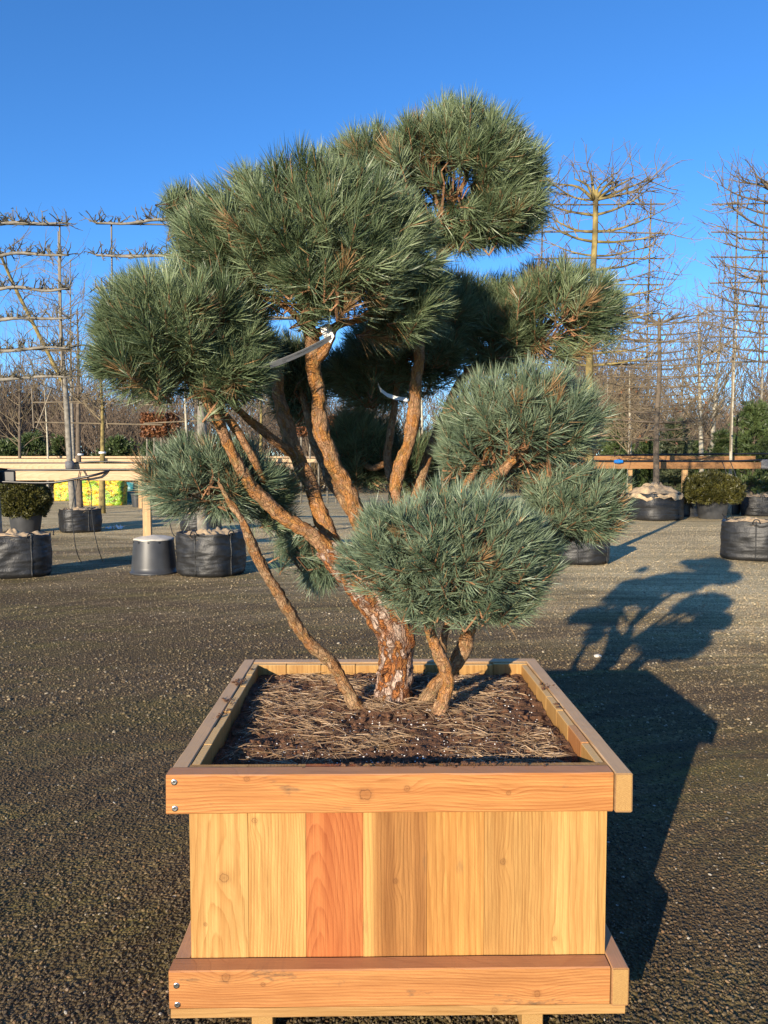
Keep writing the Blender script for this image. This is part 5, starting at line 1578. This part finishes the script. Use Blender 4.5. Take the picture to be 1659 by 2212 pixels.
def hedge(x0, x1, yt, yb, d, label, seed, dep=0.6, n=5200):
    """clipped beech screen on a stem frame, russet winter leaves"""
    rng = np.random.default_rng(seed)
    a, b = P(x0, yt, d), P(x1, yb, d)
    o = empty('beech_screen', ((a[0] + b[0]) / 2, d, 0), label, 'hedge')
    W, z0, z1 = b[0] - a[0], b[2], a[2]
    p = np.stack([(rng.random(n) - 0.5) * W, (rng.random(n) - 0.5) * dep, z0 + (z1 - z0) * rng.random(n)], 1)
    dn = nz(rng.normal(size=(n, 3)) + [0, -0.3, -0.2])
    V, a4, a3, tn = ribbons(p, dn, dn, 0.10, 0.06, rng, rng.random(n) * 0.95)
    link('leaves', mesh_np('leaves', V, a4, a3, {'tone': ('FLOAT', tn)}), M['russet'], o)['kind'] = 'stuff'
    for k in range(5):
        x = -W / 2 + W * (k + 0.5) / 5
        MB().tube([(x, 0, 0), (x + 0.02, 0, (z0 + z1) / 2), (x, 0, z1 - 0.1)], [0.04, 0.035, 0.015], 7).build('trunk', M['bare_grey'], o, smooth=True)
    return o


hedge(308, 386, 893, 942, 30, 'clipped russet beech screen below the left needle pad', 91)
hedge(640, 735, 900, 940, 31, 'clipped russet beech screen glimpsed behind the central limbs', 92)

# winter wood far behind: one brown mass of bare trees and undergrowth
rg = np.random.default_rng(99)
protos = []
for k in range(9):
    segs = []
    H0 = 1.0
    q = np.array([0, 0, 0.0])
    grow(q, np.array([rg.normal(0, 0.05), 0, 1.0]), 0.62, 0.012, 0, rg, segs, 0.2)
    for j in range(17):
        t = 0.18 + 0.44 * rg.random()
        a = rg.random() * 6.28
        grow(np.array([0, 0, t]), np.array([math.cos(a), math.sin(a), 0.9 + 0.6 * rg.random()]), 0.2 + 0.14 * rg.random(), 0.0048, 2, rg, segs, 0.3, 0.5, 1.0, (2, 4), 0.66)
    protos.append((np.array([s[0] for s in segs]), np.array([s[1] for s in segs]), np.array([s[2] for s in segs]), np.array([s[3] for s in segs])))
mb = MB()
for k in range(430):
    d = 44 + 34 * rg.random()
    x = (rg.random() * 2 - 1) * d * 0.62
    pxx = CX + x / d * FPX
    hh = (5.6 + 2.8 * rg.random()) * (1.18 if pxx > 1200 else 1.0) * (d / 55) ** 0.6
    hh *= 0.82 + 0.75 * mnoise.noise(Vector((x * 0.09, d * 0.05, 3.3))) + 0.18 * rg.random()
    a, b, r0, r1 = protos[k % 9]
    th = rg.random() * 6.28
    Rm = np.array([[math.cos(th), -math.sin(th), 0], [math.sin(th), math.cos(th), 0], [0, 0, 1]])
    S = np.array([hh * (0.8 + 0.4 * rg.random())] * 2 + [hh])
    mb.segs((a * S) @ Rm.T + [x, d, 0], (b * S) @ Rm.T + [x, d, 0], np.maximum(r0 * hh, 0.008), np.maximum(r1 * hh, 0.006))
fw = mb.build('winter_wood', M['wood_far'])
tag(fw, 'brown leafless wood along the back of the nursery yard', 'wood', kind='stuff')
nb_ = 42000
d = 42 + 30 * rg.random(nb_)
x = (rg.random(nb_) * 2 - 1) * d * 0.62
hn = np.array([mnoise.noise(Vector((a * 0.22, b * 0.1, 5))) for a, b in zip(x, d)])
z = (1.9 + 1.4 * hn) * rg.random(nb_) ** 0.8
dn = nz(rg.normal(0, 0.5, (nb_, 3)) + [0, 0, 0.8])
V, a4, a3, tn = ribbons(np.stack([x, d, np.maximum(z, 0)], 1), dn, nz(dn + rg.normal(0, 0.3, (nb_, 3))), 0.45 + 0.5 * rg.random(nb_), 0.07, rg, rg.random(nb_) * 0.95)
ug = link('undergrowth', mesh_np('undergrowth', V, a4, a3, {'tone': ('FLOAT', tn)}), M['brush'])
tag(ug, 'brown undergrowth at the foot of the leafless wood', 'undergrowth', kind='stuff')


# ------------------------------------------------------------------ small things in the yard
def sack(xl, xr, yt, yb, label, seed, mat='sack', dd=0.0):
    d = GD(yb) + dd
    w, h = (xr - xl) * d / FPX, (yb - yt) * d / FPX
    c = P((xl + xr) / 2, yb, d); c[2] = 0
    rng = np.random.default_rng(seed)
    n, m = 40, 22
    u = np.linspace(0, 2 * math.pi, n, endpoint=False); t = np.linspace(0, 1, m)
    V = []
    for tt in t:
        for a in u:
            ce, se = math.cos(a), math.sin(a)
            e = 0.45
            x = abs(ce) ** e * math.copysign(1, ce) * w / 2 * (1 - 0.08 * abs(tt - 0.45))
            y = abs(se) ** e * math.copysign(1, se) * w * 0.28 * (1 - 0.6 * max(0, tt - 0.7) / 0.3 * 0.8)
            q = Vector((x * 2.6 / w * 2, y * 3, tt * 4 + seed * 3))
            k = 0.05 * mnoise.noise(q) + 0.035 * mnoise.noise(q * 2.7)
            V.append((x * (1 + k), y * (1 + 3 * k), tt * h * (1 + 0.6 * k * (tt > 0.6))))
    F = [(j * n + i, j * n + (i + 1) % n, (j + 1) * n + (i + 1) % n, (j + 1) * n + i) for j in range(m - 1) for i in range(n)]
    V += [(0, 0, 0), (0, 0, h)]
    F3 = [(n * m, (i + 1) % n, i) for i in range(n)] + [(n * m + 1, (m - 1) * n + i, (m - 1) * n + (i + 1) % n) for i in range(n)]
    o = MB().add(V, F, F3).build('sack', M[mat], None, smooth=True, loc=(c[0], c[1] + w * 0.3, 0))
    return tag(o, label, 'sack', 'wrapped sacks behind the rails')


sack(168, 262, 1034, 1092, 'large crumpled yellow printed sack behind the left rail', 1)
sack(112, 172, 1036, 1083, 'smaller yellow and green sack left of the large one', 2, dd=0.6)
sack(262, 288, 1044, 1088, 'blue-green wrapped sack right of the large yellow sack', 3, 'bluefilm', dd=1.0)
sack(1498, 1572, 1012, 1066, 'yellow sack showing between the right rail and the low yew', 4, dd=2.5)

rng = np.random.default_rng(5)
q = P(248, 1144, GD(1144)); q[2] = 0
sv_, sf_ = [], []
n = 12
for j in range(4):
    for i in range(n):
        sv_.append(((i / (n - 1) - 0.5) * 0.42 + rng.normal(0, 0.006), (j / 3 - 0.5) * 0.14 + 0.05 * math.sin(i * 0.8), 0.015 + 0.16 * abs(mnoise.noise(Vector((i * 0.5, j * 0.9, 2)))) + 0.01 * rng.random()))
sf_ = [(j * n + i, j * n + i + 1, (j + 1) * n + i + 1, (j + 1) * n + i) for j in range(3) for i in range(n - 1)]
tag(MB().add(sv_, sf_).build('film_scrap', M['band'], None, loc=q), 'crumpled white scrap lying on the ground left of the post', 'litter')


def stone(x, y, s, label, seed):
    q = P(x, y, GD(y)); q[2] = s * 0.3
    v, f = [], []
    for (a, b, c) in ICO_V: v.append((a, b, c))
    me = bpy.data.meshes.new('stone')
    import bmesh
    bm = bmesh.new()
    bmesh.ops.create_icosphere(bm, subdivisions=3, radius=1)
    for vt in bm.verts:
        k = 1 + 0.22 * mnoise.noise(vt.co * 1.6 + Vector((seed, 0, 0)))
        vt.co = Vector((vt.co.x * s * 1.25 * k, vt.co.y * s * 0.9 * k, vt.co.z * s * 0.55 * k))
    bm.to_mesh(me); bm.free()
    for pl in me.polygons: pl.use_smooth = True
    return tag(link('stone', me, M['chip1'], None, q), label, 'stone')


M['chip1'] = m_plain('pale_stone', (0.52, 0.47, 0.4), 0.85, 0.1, 30, 0.3)
stone(1291, 1419, 0.024, 'single large pale pebble on the ground behind the planter at the edge of its shadow', 1)
